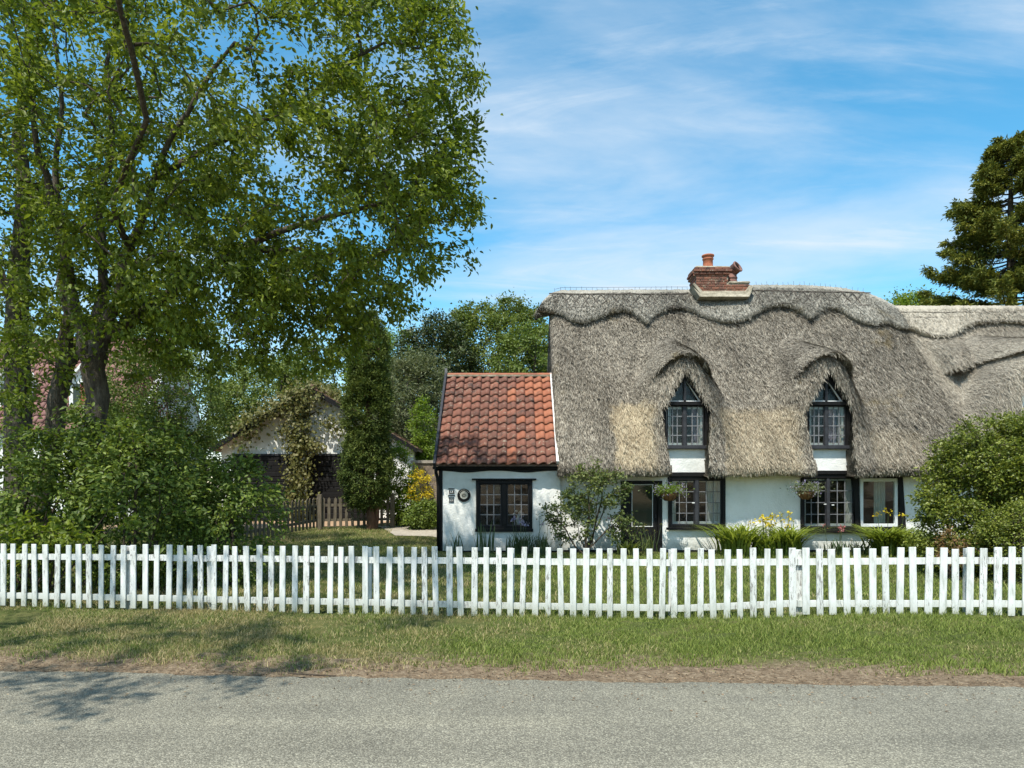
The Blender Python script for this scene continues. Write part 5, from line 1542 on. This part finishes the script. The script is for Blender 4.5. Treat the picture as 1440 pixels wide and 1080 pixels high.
far_tree('holm_oak', 'dark evergreen tree behind the yew, left of the round-topped tree', 612, 444, 37, 2.4, 4.2, M['leaf_dark'], 421, 345, 84, 0.14)
far_tree('willow_tree', 'grey-green feathery tree between the yew and the annexe', 583, 496, 31, 1.75, 3.0, M['leaf_willow'], 431, 345, 84, 0.15, 0.28)
far_tree('lime_tree', 'light green tree showing above the garage roof', 548, 462, 42, 2.6, 3.8, M['leaf_bright'], 441, 276, 84, 0.14)
far_tree('sycamore_tree', 'mid green tree behind the left end of the garage', 395, 505, 38, 3.4, 3.0, M['leaf_oak'], 451, 299, 84, 0.15)
far_tree('walnut_tree', 'tree behind the red-roofed house, seen through the branches', 250, 440, 44, 5.0, 4.5, M['leaf_haw'], 461, 345, 84, 0.17)
far_tree('beech_tree', 'rounded tree top just above the pale neighbouring thatch', 1280, 409, 34, 1.1, 1.5, M['leaf_bright'], 471, 126, 84, 0.12)
far_tree('rowan_tree', 'low tree top above the pale thatch, left of the tall conifer', 1325, 421, 34, 1.2, 1.4, M['leaf_oak'], 481, 126, 84, 0.12)
far_tree('chestnut_tree', 'broad tree far behind the garage gable', 470, 470, 60, 6.0, 6.0, M['leaf_oak'], 491, 345, 84, 0.22)

# tall conifer at the right edge
def conifer(name, label, x, y, g0_, h, rmax, n_bough, seed):
    r = np.random.default_rng(seed)
    root = empty(name, (x, y, g0_), label, 'tree')
    m = MB()
    m.tube([(x, y, g0_ - 0.2), (x + 0.1, y, g0_ + h * 0.4), (x, y, g0_ + h * 0.8), (x + 0.05, y, g0_ + h)], [0.38, 0.26, 0.11, 0.02], 8)
    P, A, Nn, Sz = [], [], [], []
    for k in range(n_bough):
        f = 0.30 + 0.69 * (k / n_bough) ** 0.9
        z = g0_ + h * f
        az = r.uniform(0, 2 * math.pi)
        L = rmax * (1 - f) ** 0.62 * r.uniform(0.6, 1.2) * 1.35 + 0.25
        dx, dy = math.cos(az), math.sin(az)
        pts = []
        rise = r.uniform(-0.06, 0.16)
        for t in np.linspace(0, 1, 7):
            pts.append(np.array([x + dx * L * t, y + dy * L * t, z + L * (rise * t + 0.16 * t * t - 0.26 * t * (1 - t))]))
        m.tube(pts, [0.055 * (1 - 0.85 * t) * (0.5 + 0.5 * (1 - f)) + 0.006 for t in np.linspace(0, 1, 7)], 4, False)
        nsp = int(11 + L * 21)
        for q in range(nsp):
            t = r.uniform(0.16, 1.0) ** 0.8
            i = min(5, int(t * 6)); fr = t * 6 - i
            c = pts[i] * (1 - fr) + pts[i + 1] * fr
            lat = np.array([-dy, dx, 0]) * r.choice([-1, 1])
            sl_ = (0.30 + 0.50 * (1 - t)) * min(1.0, L * 0.5) * r.uniform(0.6, 1.3)
            sdir = lat * r.uniform(0.3, 1.0) + np.array([dx, dy, 0]) * r.uniform(0.3, 1.0) + np.array([0, 0, r.uniform(-0.30, 0.22)])
            sdir /= np.linalg.norm(sdir)
            nn_ = 15
            s_ = r.uniform(0, 1, nn_)
            pp = c + sdir * (s_[:, None] * sl_) + r.normal(0, 0.045, (nn_, 3))
            P.append(pp); A.append(sdir + r.normal(0, 0.55, (nn_, 3)) + np.array([0, 0, 0.12])); Nn.append(r.normal(0, 0.5, (nn_, 3)) + np.array([0, 0, 1]))
            Sz.append(r.uniform(0.11, 0.22, nn_))
    link('trunk', m.mesh(name + '_wood', M['bark'], True), root)
    Vv, Ff = leaf_cloud(np.concatenate(P), np.concatenate(A), np.concatenate(Nn), np.concatenate(Sz), 0.30)
    c = link('crown', np_mesh(name + '_sprays', Vv, Ff, M['leaf_conifer']), root)
    c['kind'] = 'stuff'
cx_ = W(1421, 192, 29)
conifer('cypress_tree', 'tall dark golden-tipped conifer above the roof at the right edge', cx_.x, 29, 0.1, cx_.z - 0.1, 3.25, 210, 501)

# vine over the garage gable
vi = empty('climbing_vine', (wx(428, GY), GY - 0.2, gz0), 'yellow-green vine climbing between the garage doors and along the gable', 'climber')
m = MB()
stem = [(wx(425, GY), GY - 0.14, gz0 - 0.05), (wx(427, GY), GY - 0.16, 1.8), (wx(424, GY), GY - 0.15, 3.0), (wx(430, GY), GY - 0.2, 4.2), (wx(436, GY), GY - 0.3, 5.1)]
m.tube(stem, [0.06, 0.05, 0.045, 0.035, 0.02], 6)
m.tube([stem[3], (wx(380, GY), GY - 0.25, 4.3), (wx(340, GY), GY - 0.3, 3.8), (wx(310, GY), GY - 0.3, 3.3)], [0.03, 0.025, 0.02, 0.01], 5)
m.tube([stem[3], (wx(455, GY), GY - 0.25, 4.6), (wx(470, GY), GY - 0.3, 4.1)], [0.03, 0.02, 0.01], 5)
m.build('stems', M['twig'], vi, True)
r = np.random.default_rng(77)
vp = []
def vband(a, b, n, sx, sz, sy=0.16):
    t = r.uniform(0, 1, (n, 1))
    a, b = np.array(a), np.array(b)
    vp.append(a * (1 - t) + b * t + r.normal(0, 1, (n, 3)) * np.array([sx, sy, sz]) - np.array([0, 0.12, 0]))
vband((wx(420, GY), GY - 0.25, 0.6), (wx(427, GY), GY - 0.25, 3.6), 1500, 0.26, 0.12)
vband((wx(418, GY), GY - 0.25, 3.4), (wx(436, GY), GY - 0.4, 5.3), 1150, 0.32, 0.2)
vband((wx(430, GY), GY - 0.4, 5.15), (wx(345, GY), GY - 0.4, 3.9), 900, 0.22, 0.2)
vband((wx(360, GY), GY - 0.25, 4.0), (wx(340, GY), GY - 0.25, 3.3), 260, 0.3, 0.25)
vband((wx(450, GY), GY - 0.3, 3.2), (wx(425, GY), GY - 0.3, 3.3), 350, 0.25, 0.12)
vband((wx(440, GY), GY + 0.3, 5.55), (wx(480, GY), GY + 0.9, 4.95), 420, 0.25, 0.08, 0.35)
vband((wx(470, GY), GY - 0.3, 4.3), (wx(478, GY), GY - 0.3, 3.7), 200, 0.25, 0.2)
vp = np.concatenate(vp); n = len(vp)
vp[:, 1] = np.minimum(vp[:, 1], np.where(vp[:, 2] < 5.0, GY - 0.10, GY + 2))
Vv, Ff = leaf_cloud(vp, r.normal(0, 0.6, (n, 3)) + np.array([0, -0.2, -0.5]), r.normal(0, 0.5, (n, 3)) + np.array([0, -0.8, 0.4]), r.uniform(0.07, 0.15, n), 0.85)
o = link('foliage', np_mesh('vine_foliage', Vv, Ff, M['leaf_vine']), vi); o['kind'] = 'stuff'

# shrubs right of the yew
bush('forsythia', 'bright yellow flowering shrub left of the annexe corner', (-3.0, 22.6, gl(-3.0, 22.6)), [((-2.95, 22.6, 1.65), (0.42, 0.36, 0.60))], 60, 26, 0.06, 0.6, M['flower_yellow'], 521, spread=0.10)
bush('garden_shrub', 'light green shrub between the yew and the yellow bush', (-3.7, 22.9, gl(-3.7, 22.9)), [((-3.75, 22.9, 1.9), (0.55, 0.5, 1.3)), ((-3.3, 22.8, 1.1), (0.55, 0.5, 0.6))], 190, 40, 0.085, 0.55, M['leaf_bright'], 531, spread=0.14)
bush('garden_shrub', 'low green shrub below the yellow bush by the annexe corner', (-2.75, 21.9, gl(-2.75, 21.9)), [((-2.75, 21.9, 0.85), (0.55, 0.4, 0.45))], 110, 40, 0.08, 0.6, M['leaf_shrub'], 541, spread=0.12)
bush('garden_shrub', 'bright upright shrub behind the annexe left verge', (-3.4, 27.5, gl(-3.4, 27.5)), [((-3.45, 27.6, 3.9), (0.50, 0.6, 1.3)), ((-3.4, 27.6, 2.4), (0.6, 0.6, 1.4))], 190, 40, 0.10, 0.6, M['leaf_bright'], 551, spread=0.18)

# rose by the door
rb = (wx(822, 17.0), 17.0, gl(1.7, 17))
bush('rose_bush', 'sprawling rose bush trained beside the cottage door', rb, [((rb[0] - 0.35, 17.05, 0.95), (0.62, 0.40, 0.62)), ((rb[0] + 0.35, 17.0, 1.65), (0.85, 0.35, 0.48)), ((rb[0] + 0.15, 17.1, 2.05), (0.35, 0.28, 0.30)), ((rb[0] + 0.95, 17.0, 0.75), (0.38, 0.28, 0.42))],
     190, 26, 0.075, 0.66, M['leaf_rose'], 561, cat='rose', stems=8, spread=0.11, r0=0.0045)

# big rounded bush at the right
bush('privet_bush', 'large rounded small-leaved green bush behind the fence at the right edge', (8.9, 13.2, gl(8.9, 13.2)), [((8.85, 13.2, 1.25), (1.30, 1.0, 1.30)), ((8.9, 13.2, 2.15), (1.0, 0.9, 0.85)), ((10.0, 13.4, 1.9), (1.1, 1.0, 1.3)), ((8.1, 13.1, 0.75), (0.72, 0.7, 0.75))],
     1250, 64, 0.062, 0.58, M['leaf_box'], 571, stems=9, spread=0.12, shell=0.55)
bush('privet_bush', 'lower bright green bush just behind the fence at the right edge', (8.55, 12.0, gl(8.55, 12)), [((8.6, 12.0, 0.75), (0.75, 0.55, 0.65))], 230, 55, 0.045, 0.55, M['leaf_box'], 581, stems=5, spread=0.10, shell=0.5)
bush('spiraea', 'small shrub with orange-pink flush at the foot of the rounded bush', (7.65, 12.3, gl(7.65, 12.3)), [((7.65, 12.3, 0.60), (0.26, 0.22, 0.34))], 34, 30, 0.05, 0.55, leaf_mat('orange_flush_leaf', (0.10, 0.09, 0.03), (0.24, 0.15, 0.06), (0.42, 0.25, 0.14), 0.3), 591, spread=0.08)

# strap-leaved clumps and flowers in the front border
def blades(name, label, cat, base, n, hgt, arch, wid, mat, seed, flower=None, group=None, rad=0.18, nf=0, fh=1.1, fs=0.05):
    r2 = np.random.default_rng(seed)
    root = empty(name, base, label, cat, group)
    V, F = [], []
    seg = 5
    for k in range(n):
        az = r2.uniform(0, 2 * math.pi)
        h = hgt * r2.uniform(0.65, 1.15); a = arch * r2.uniform(0.4, 1.3) * h
        bx, by = base[0] + rad * r2.normal(0, 0.5), base[1] + rad * r2.normal(0, 0.5)
        o0 = len(V)
        for q in range(seg + 1):
            t = q / seg
            rr = a * t ** 1.8
            zz = h * (t - 0.42 * arch * t ** 2.6)
            ww = wid * (1 - t ** 2.2) * (0.7 + 0.6 * min(1, t * 3)) * 0.5
            cx, cy = bx + rr * math.cos(az), by + rr * math.sin(az)
            sx, sy = -math.sin(az), math.cos(az)
            V += [(cx - sx * ww, cy - sy * ww, base[2] + zz), (cx + sx * ww, cy + sy * ww, base[2] + zz)]
        for q in range(seg): F.append((o0 + 2 * q, o0 + 2 * q + 1, o0 + 2 * q + 3, o0 + 2 * q + 2))
    o = link('leaves', np_mesh(name + '_leaves', V, np.array(F), mat), root); o['kind'] = 'stuff'
    if flower:
        m = MB(); fm = []
        for k in range(nf):
            x, y = base[0] + rad * r2.normal(0, 0.9), base[1] + rad * r2.normal(0, 0.5)
            h = fh * hgt * r2.uniform(0.85, 1.1)
            m.tube([(x * 0.5 + base[0] * 0.5, y, base[2]), (x, y, base[2] + h)], 0.006, 4)
            for q in range(14): fm.append((x + r2.normal(0, fs * 0.8), y + r2.normal(0, fs * 0.8), base[2] + h + r2.normal(0, fs * 0.5)))
        m.build('flower_stems', M['leaf_iris'], root)
        fm = np.array(fm); q = len(fm)
        Vv, Ff = leaf_cloud(fm, r2.normal(0, 1, (q, 3)), r2.normal(0, 0.6, (q, 3)) + np.array([0, 0, 1]), r2.uniform(0.6, 1.2, q) * fs, 0.8)
        o = link('flowers', np_mesh(name + '_flowers', Vv, Ff, flower), root); o['kind'] = 'stuff'
    return root
def bp(px, d): return ((px - 720) * d / FPX, d, gl((px - 720) * d / FPX, d))
blades('daylily', 'strap-leaved clump under the leaded window right of the door', 'lily', bp(1036, 17.0), 300, 1.12, 0.9, 0.040, M['leaf_strap'], 601, rad=0.34)
blades('daylily', 'strap-leaved clump with flat yellow flower heads between the two ground floor windows', 'lily', bp(1078, 16.8), 170, 0.85, 0.8, 0.038, M['leaf_strap'], 602, M['flower_yellow'], nf=12, fh=1.0, fs=0.065, rad=0.3)
blades('daylily', 'strap-leaved clump at the left end of the wide window', 'lily', bp(1110, 16.9), 280, 1.05, 0.9, 0.040, M['leaf_strap'], 603, M['flower_yellow'], nf=4, fh=0.95, fs=0.06, rad=0.22)
blades('daylily', 'big strap-leaved clump under the plain white casement', 'lily', bp(1247, 16.7), 420, 1.08, 0.95, 0.040, M['leaf_strap'], 604, M['flower_yellow'], nf=3, fh=1.0, fs=0.06, rad=0.26)
blades('daylily', 'strap-leaved clump tucked against the rounded bush', 'lily', bp(1285, 16.4), 220, 0.95, 0.9, 0.036, M['leaf_strap'], 605, rad=0.25)
blades('iris', 'upright iris leaves near the left corner of the annexe', 'iris', bp(636, 17.3), 16, 0.62, 0.25, 0.03, M['leaf_iris'], 606, rad=0.3)
blades('iris', 'upright iris leaves below the annexe window', 'iris', bp(678, 17.2), 22, 0.80, 0.18, 0.03, M['leaf_iris'], 607, rad=0.25)
blades('iris', 'iris clump with lilac flowers below the right side of the annexe window', 'iris', bp(733, 17.1), 120, 0.62, 0.45, 0.024, M['leaf_iris'], 608, M['flower_blue'], nf=7, fh=1.35, fs=0.05, rad=0.32)
blades('iris', 'iris clump with one tall dark spike right of the annexe window', 'iris', bp(762, 17.1), 70, 0.55, 0.4, 0.026, M['leaf_iris'], 609, M['leaf_iris'], nf=2, fh=1.9, fs=0.06, rad=0.15)
blades('border_plant', 'thin seed-headed stalks in front of the door', 'plant', bp(912, 17.1), 40, 0.62, 0.3, 0.018, M['leaf_rose'], 610, M['leaf_vine'], nf=8, fh=1.1, fs=0.035, rad=0.25)
blades('border_plant', 'small plant with pink flower spikes below the wide window', 'plant', bp(1176, 16.9), 40, 0.45, 0.5, 0.03, M['leaf_iris'], 611, M['flower_pink'], nf=4, fh=1.55, fs=0.05, rad=0.2)
blades('border_plant', 'low leafy plant with white flowers under the wide window', 'plant', bp(1205, 16.9), 50, 0.42, 0.6, 0.03, M['leaf_iris'], 612, M['flower_white'], nf=5, fh=1.0, fs=0.04, rad=0.25)
blades('border_plant', 'bushy low plant at the foot of the cottage door', 'plant', bp(884, 17.0), 60, 0.5, 0.7, 0.05, M['leaf_rose'], 613, M['flower_pink'], nf=1, fh=2.0, fs=0.05, rad=0.25)

# hanging baskets
def basket(name, label, px, py, seed, hue):
    d = 17.15
    c = W(px, py, d)
    root = empty(name, tuple(c), label, 'hanging basket')
    MB().lathe((c.x, c.y, c.z), [(0.0, -0.20), (0.09, -0.19), (0.17, -0.12), (0.21, -0.03), (0.215, 0.0), (0.19, 0.0), (0.0, -0.02)], 18).build('liner', M['coir'], root, True)
    m = MB()
    for k in range(10):
        a = 2 * math.pi * k / 10
        m.tube([(c.x + rr * math.cos(a), c.y + rr * math.sin(a), c.z + zz) for rr, zz in ((0.222, 0.005), (0.215, -0.04), (0.175, -0.13), (0.09, -0.20))], 0.005, 4)
    m.tube([(c.x + 0.222 * math.cos(a), c.y + 0.222 * math.sin(a), c.z + 0.005) for a in np.linspace(0, 2 * math.pi, 17)], 0.006, 4, False)
    m.build('wire_frame', M['black'], root)
    m = MB()
    for k in range(3):
        a = 2 * math.pi * k / 3 + 0.5
        m.tube([(c.x + 0.21 * math.cos(a), c.y + 0.21 * math.sin(a), c.z), (c.x, c.y, c.z + 0.42)], 0.004, 3)
    m.tube([(c.x, c.y, c.z + 0.42), (c.x, c.y + 0.35, c.z + 0.45), (c.x, WY + 0.02, c.z + 0.42)], 0.010, 5)
    m.build('hanger', M['black'], root)
    r2 = np.random.default_rng(seed)
    n = 900
    q = r2.standard_normal((n, 3)) * np.array([0.16, 0.15, 0.07]) + np.array([c.x, c.y, c.z + 0.06])
    Vv, Ff = leaf_cloud(q, r2.normal(0, 0.7, (n, 3)) + np.array([0, 0, 0.3]), r2.normal(0, 0.6, (n, 3)) + np.array([0, -0.2, 0.7]), r2.uniform(0.03, 0.065, n), 0.5)
    o = link('foliage', np_mesh(name + '_foliage', Vv, Ff, M['leaf_willow'] if hue else M['leaf_bright']), root); o['kind'] = 'stuff'
    m = MB(); fl = []
    for k in range(46):
        a = r2.uniform(0, 2 * math.pi); L = r2.uniform(0.14, 0.30); dr_ = r2.uniform(-0.22, 0.26)
        p0 = Vector((c.x, c.y, c.z + 0.03)); d_ = Vector((math.cos(a), math.sin(a) * 0.8, 0))
        pts = [p0 + d_ * 0.12, p0 + d_ * (0.12 + L * 0.6) + Vector((0, 0, 0.10 + 0.3 * dr_)), p0 + d_ * (0.12 + L) + Vector((0, 0, dr_))]
        m.tube(pts, 0.0035, 3)
        for t in range(5): fl.append(tuple(pts[2].lerp(pts[1], r2.uniform(0, 0.8)) + Vector(r2.normal(0, 0.015, 3))))
    m.build('trailing_stems', M['leaf_willow'], root)
    fl = np.array(fl); q = len(fl)
    Vv, Ff = leaf_cloud(fl, r2.normal(0, 1, (q, 3)), r2.normal(0, 1, (q, 3)), r2.uniform(0.02, 0.038, q), 0.7)
    o = link('flowers', np_mesh(name + '_flowers', Vv, Ff, M['flower_blue']), root); o['kind'] = 'stuff'
basket('hanging_basket', 'hanging basket of trailing plants between the door and the leaded window', 941, 693, 701, 0)
basket('hanging_basket', 'hanging basket with small lilac flowers at the left end of the wide window', 1134, 691, 702, 1)

# ------------------------------------------------------------------ grass
def grass(name, label, n, xr, yr, hmin, hmax, wd, seed, keep, mat):
    r2 = np.random.default_rng(seed)
    x = r2.uniform(*xr, n); y = r2.uniform(*yr, n)
    k = keep(x, y, r2)
    x, y = x[k], y[k]
    n = len(x)
    z = zg(x, y) - 0.008
    h = r2.uniform(hmin, hmax, n) * (0.7 + 0.6 * (np.sin(x * 2.3 + 1) * np.sin(y * 3.1 + x) * 0.5 + 0.5))
    az = r2.uniform(0, 2 * math.pi, n); le = r2.uniform(0.2, 1.1, n) * h
    fa = r2.uniform(0, 2 * math.pi, n)
    wv = wd * r2.uniform(0.6, 1.3, n)
    B = np.stack([x, y, z], 1)
    s = np.stack([np.cos(fa), np.sin(fa), 0 * fa], 1) * wv[:, None] * 0.5
    mid = B + np.stack([le * 0.35 * np.cos(az), le * 0.35 * np.sin(az), h * 0.6], 1)
    tip = B + np.stack([le * np.cos(az), le * np.sin(az), h], 1)
    V = np.stack([B - s, B + s, mid + s * 0.75, mid - s * 0.75, tip], 1).reshape(-1, 3)
    i = np.arange(n) * 5
    F4 = np.stack([i, i + 1, i + 2, i + 3], 1); F3 = np.stack([i + 3, i + 2, i + 4], 1)
    o = link(name, np_mesh(name, V, [F4, F3], mat))
    return tag(o, label, 'grass', kind='stuff')
def pn(x, y, s, ph=0.0):
    return (np.sin(x * s + ph) + np.sin(y * s * 1.7 + 1.3 + ph) + np.sin((x + y) * s * 0.73 + 2.1) + np.sin((x - 1.6 * y) * s * 1.31 + 0.4) + np.sin((x * 2.1 + y * 0.6) * s + 4)) / 5
def keep_verge(x, y, r2):
    e = y - edge_y(x) + 0.20 * pn(x, y, 2.3) + 0.16 * pn(x, y, 7.1, 2) + 0.10 * r2.standard_normal(len(x))
    bare = pn(x, y, 1.5, 1.0) + 0.6 * pn(x, y, 5.0, 3.0) + 0.25 * r2.standard_normal(len(x)) - 0.25 * ss(-2, 2, -x)
    return (e > 0.42 + 0.12 * np.sin(x * 0.9) + 0.55 * r2.uniform(0, 1, len(x)) ** 1.5) & (bare > -0.50) & (np.abs(x) < y * 0.80) & (y < fy(x) + 0.25)
grass('verge_grass', 'short grass on the roadside verge', 330000, (-8.0, 7.4), (6.2, 9.8), 0.018, 0.062, 0.0065, 801, keep_verge, M['grass'])
def keep_tuft(x, y, r2):
    return (np.abs(y - fy(x) - 0.02) < 0.07 + 0.03 * r2.standard_normal(len(x))) & (x > -8) & (pn(x, y, 3.0) > -0.25)
grass('fence_grass', 'longer grass growing along the foot of the white fence', 60000, (-8, 7.4), (7.8, 9.7), 0.06, 0.16, 0.006, 802, keep_tuft, M['grass'])
def keep_lawn(x, y, r2):
    return (y > fy(x) + 0.25) & (np.abs(x) < y * 0.8) & ~((x > -1.9) & (y > 17.3)) & ~((x < -3.9 - 0.0 * y) & (y > 22.2)) & ~((x > -3.6) & (x < -2.0) & (y > 20.3) & (y < 22.7))
grass('lawn_grass', 'mown lawn between the white fence and the cottage', 260000, (-13, 13), (8.2, 23.5), 0.03, 0.08, 0.011, 803, keep_lawn, M['grass'])
r = np.random.default_rng(91)
n = 5200
lx = r.uniform(-6.5, 6.2, n); le_ = np.abs(r.normal(0.25, 0.35, n)) * np.where(r.uniform(0, 1, n) < 0.15, -1, 1)
ly = edge_y(lx) + le_
ok = ly < fy(lx) - 0.1
lx, ly, le_ = lx[ok], ly[ok], le_[ok]; n = len(lx)
lz = np.where(le_ < 0.06, 0.010, zg(lx, ly) + 0.014)
Vv, Ff = leaf_cloud(np.stack([lx, ly, lz], 1), r.normal(0, 1, (n, 3)) * np.array([1, 1, 0.15]), r.normal(0, 0.25, (n, 3)) + np.array([0, 0, 1]), r.uniform(0.008, 0.032, n), 0.5)
tag(link('leaf_litter', np_mesh('leaf_litter', Vv, Ff, leaf_mat('dry_leaf', (0.07, 0.045, 0.025), (0.20, 0.13, 0.075), (0.42, 0.32, 0.2), 0.1))), 'dry leaf litter and chips scattered along the dirt road edge', 'leaf litter', kind='stuff')
stk = empty('fallen_stick', (wx(437, 6.25), 6.1, 0.01), 'thin dark stick lying along the left road edge', 'stick')
MB().tube([W(405, 948, 6.18) + Vector((0, 0, 0.01)), W(440, 951, 6.13) + Vector((0, 0, 0.012)), W(472, 952, 6.1) + Vector((0, 0, 0.01))], [0.006, 0.009, 0.005], 6).build('wood', M['twig'], stk, True)

# ------------------------------------------------------------------ group phrases for repeats
for key, phrase in (('daylily', 'strap-leaved clumps along the cottage border'), ('iris', 'iris clumps in front of the annexe'), ('border_plant', 'small flowering plants in the cottage border'),
                    ('garden_shrub', 'green shrubs left of the annexe'), ('privet_bush', 'rounded bushes at the right edge'), ('hanging_basket', 'hanging baskets on the cottage front')):
    for o in list(COL.objects):
        if o.parent is None and o.name.split('.')[0] == key: o['group'] = phrase
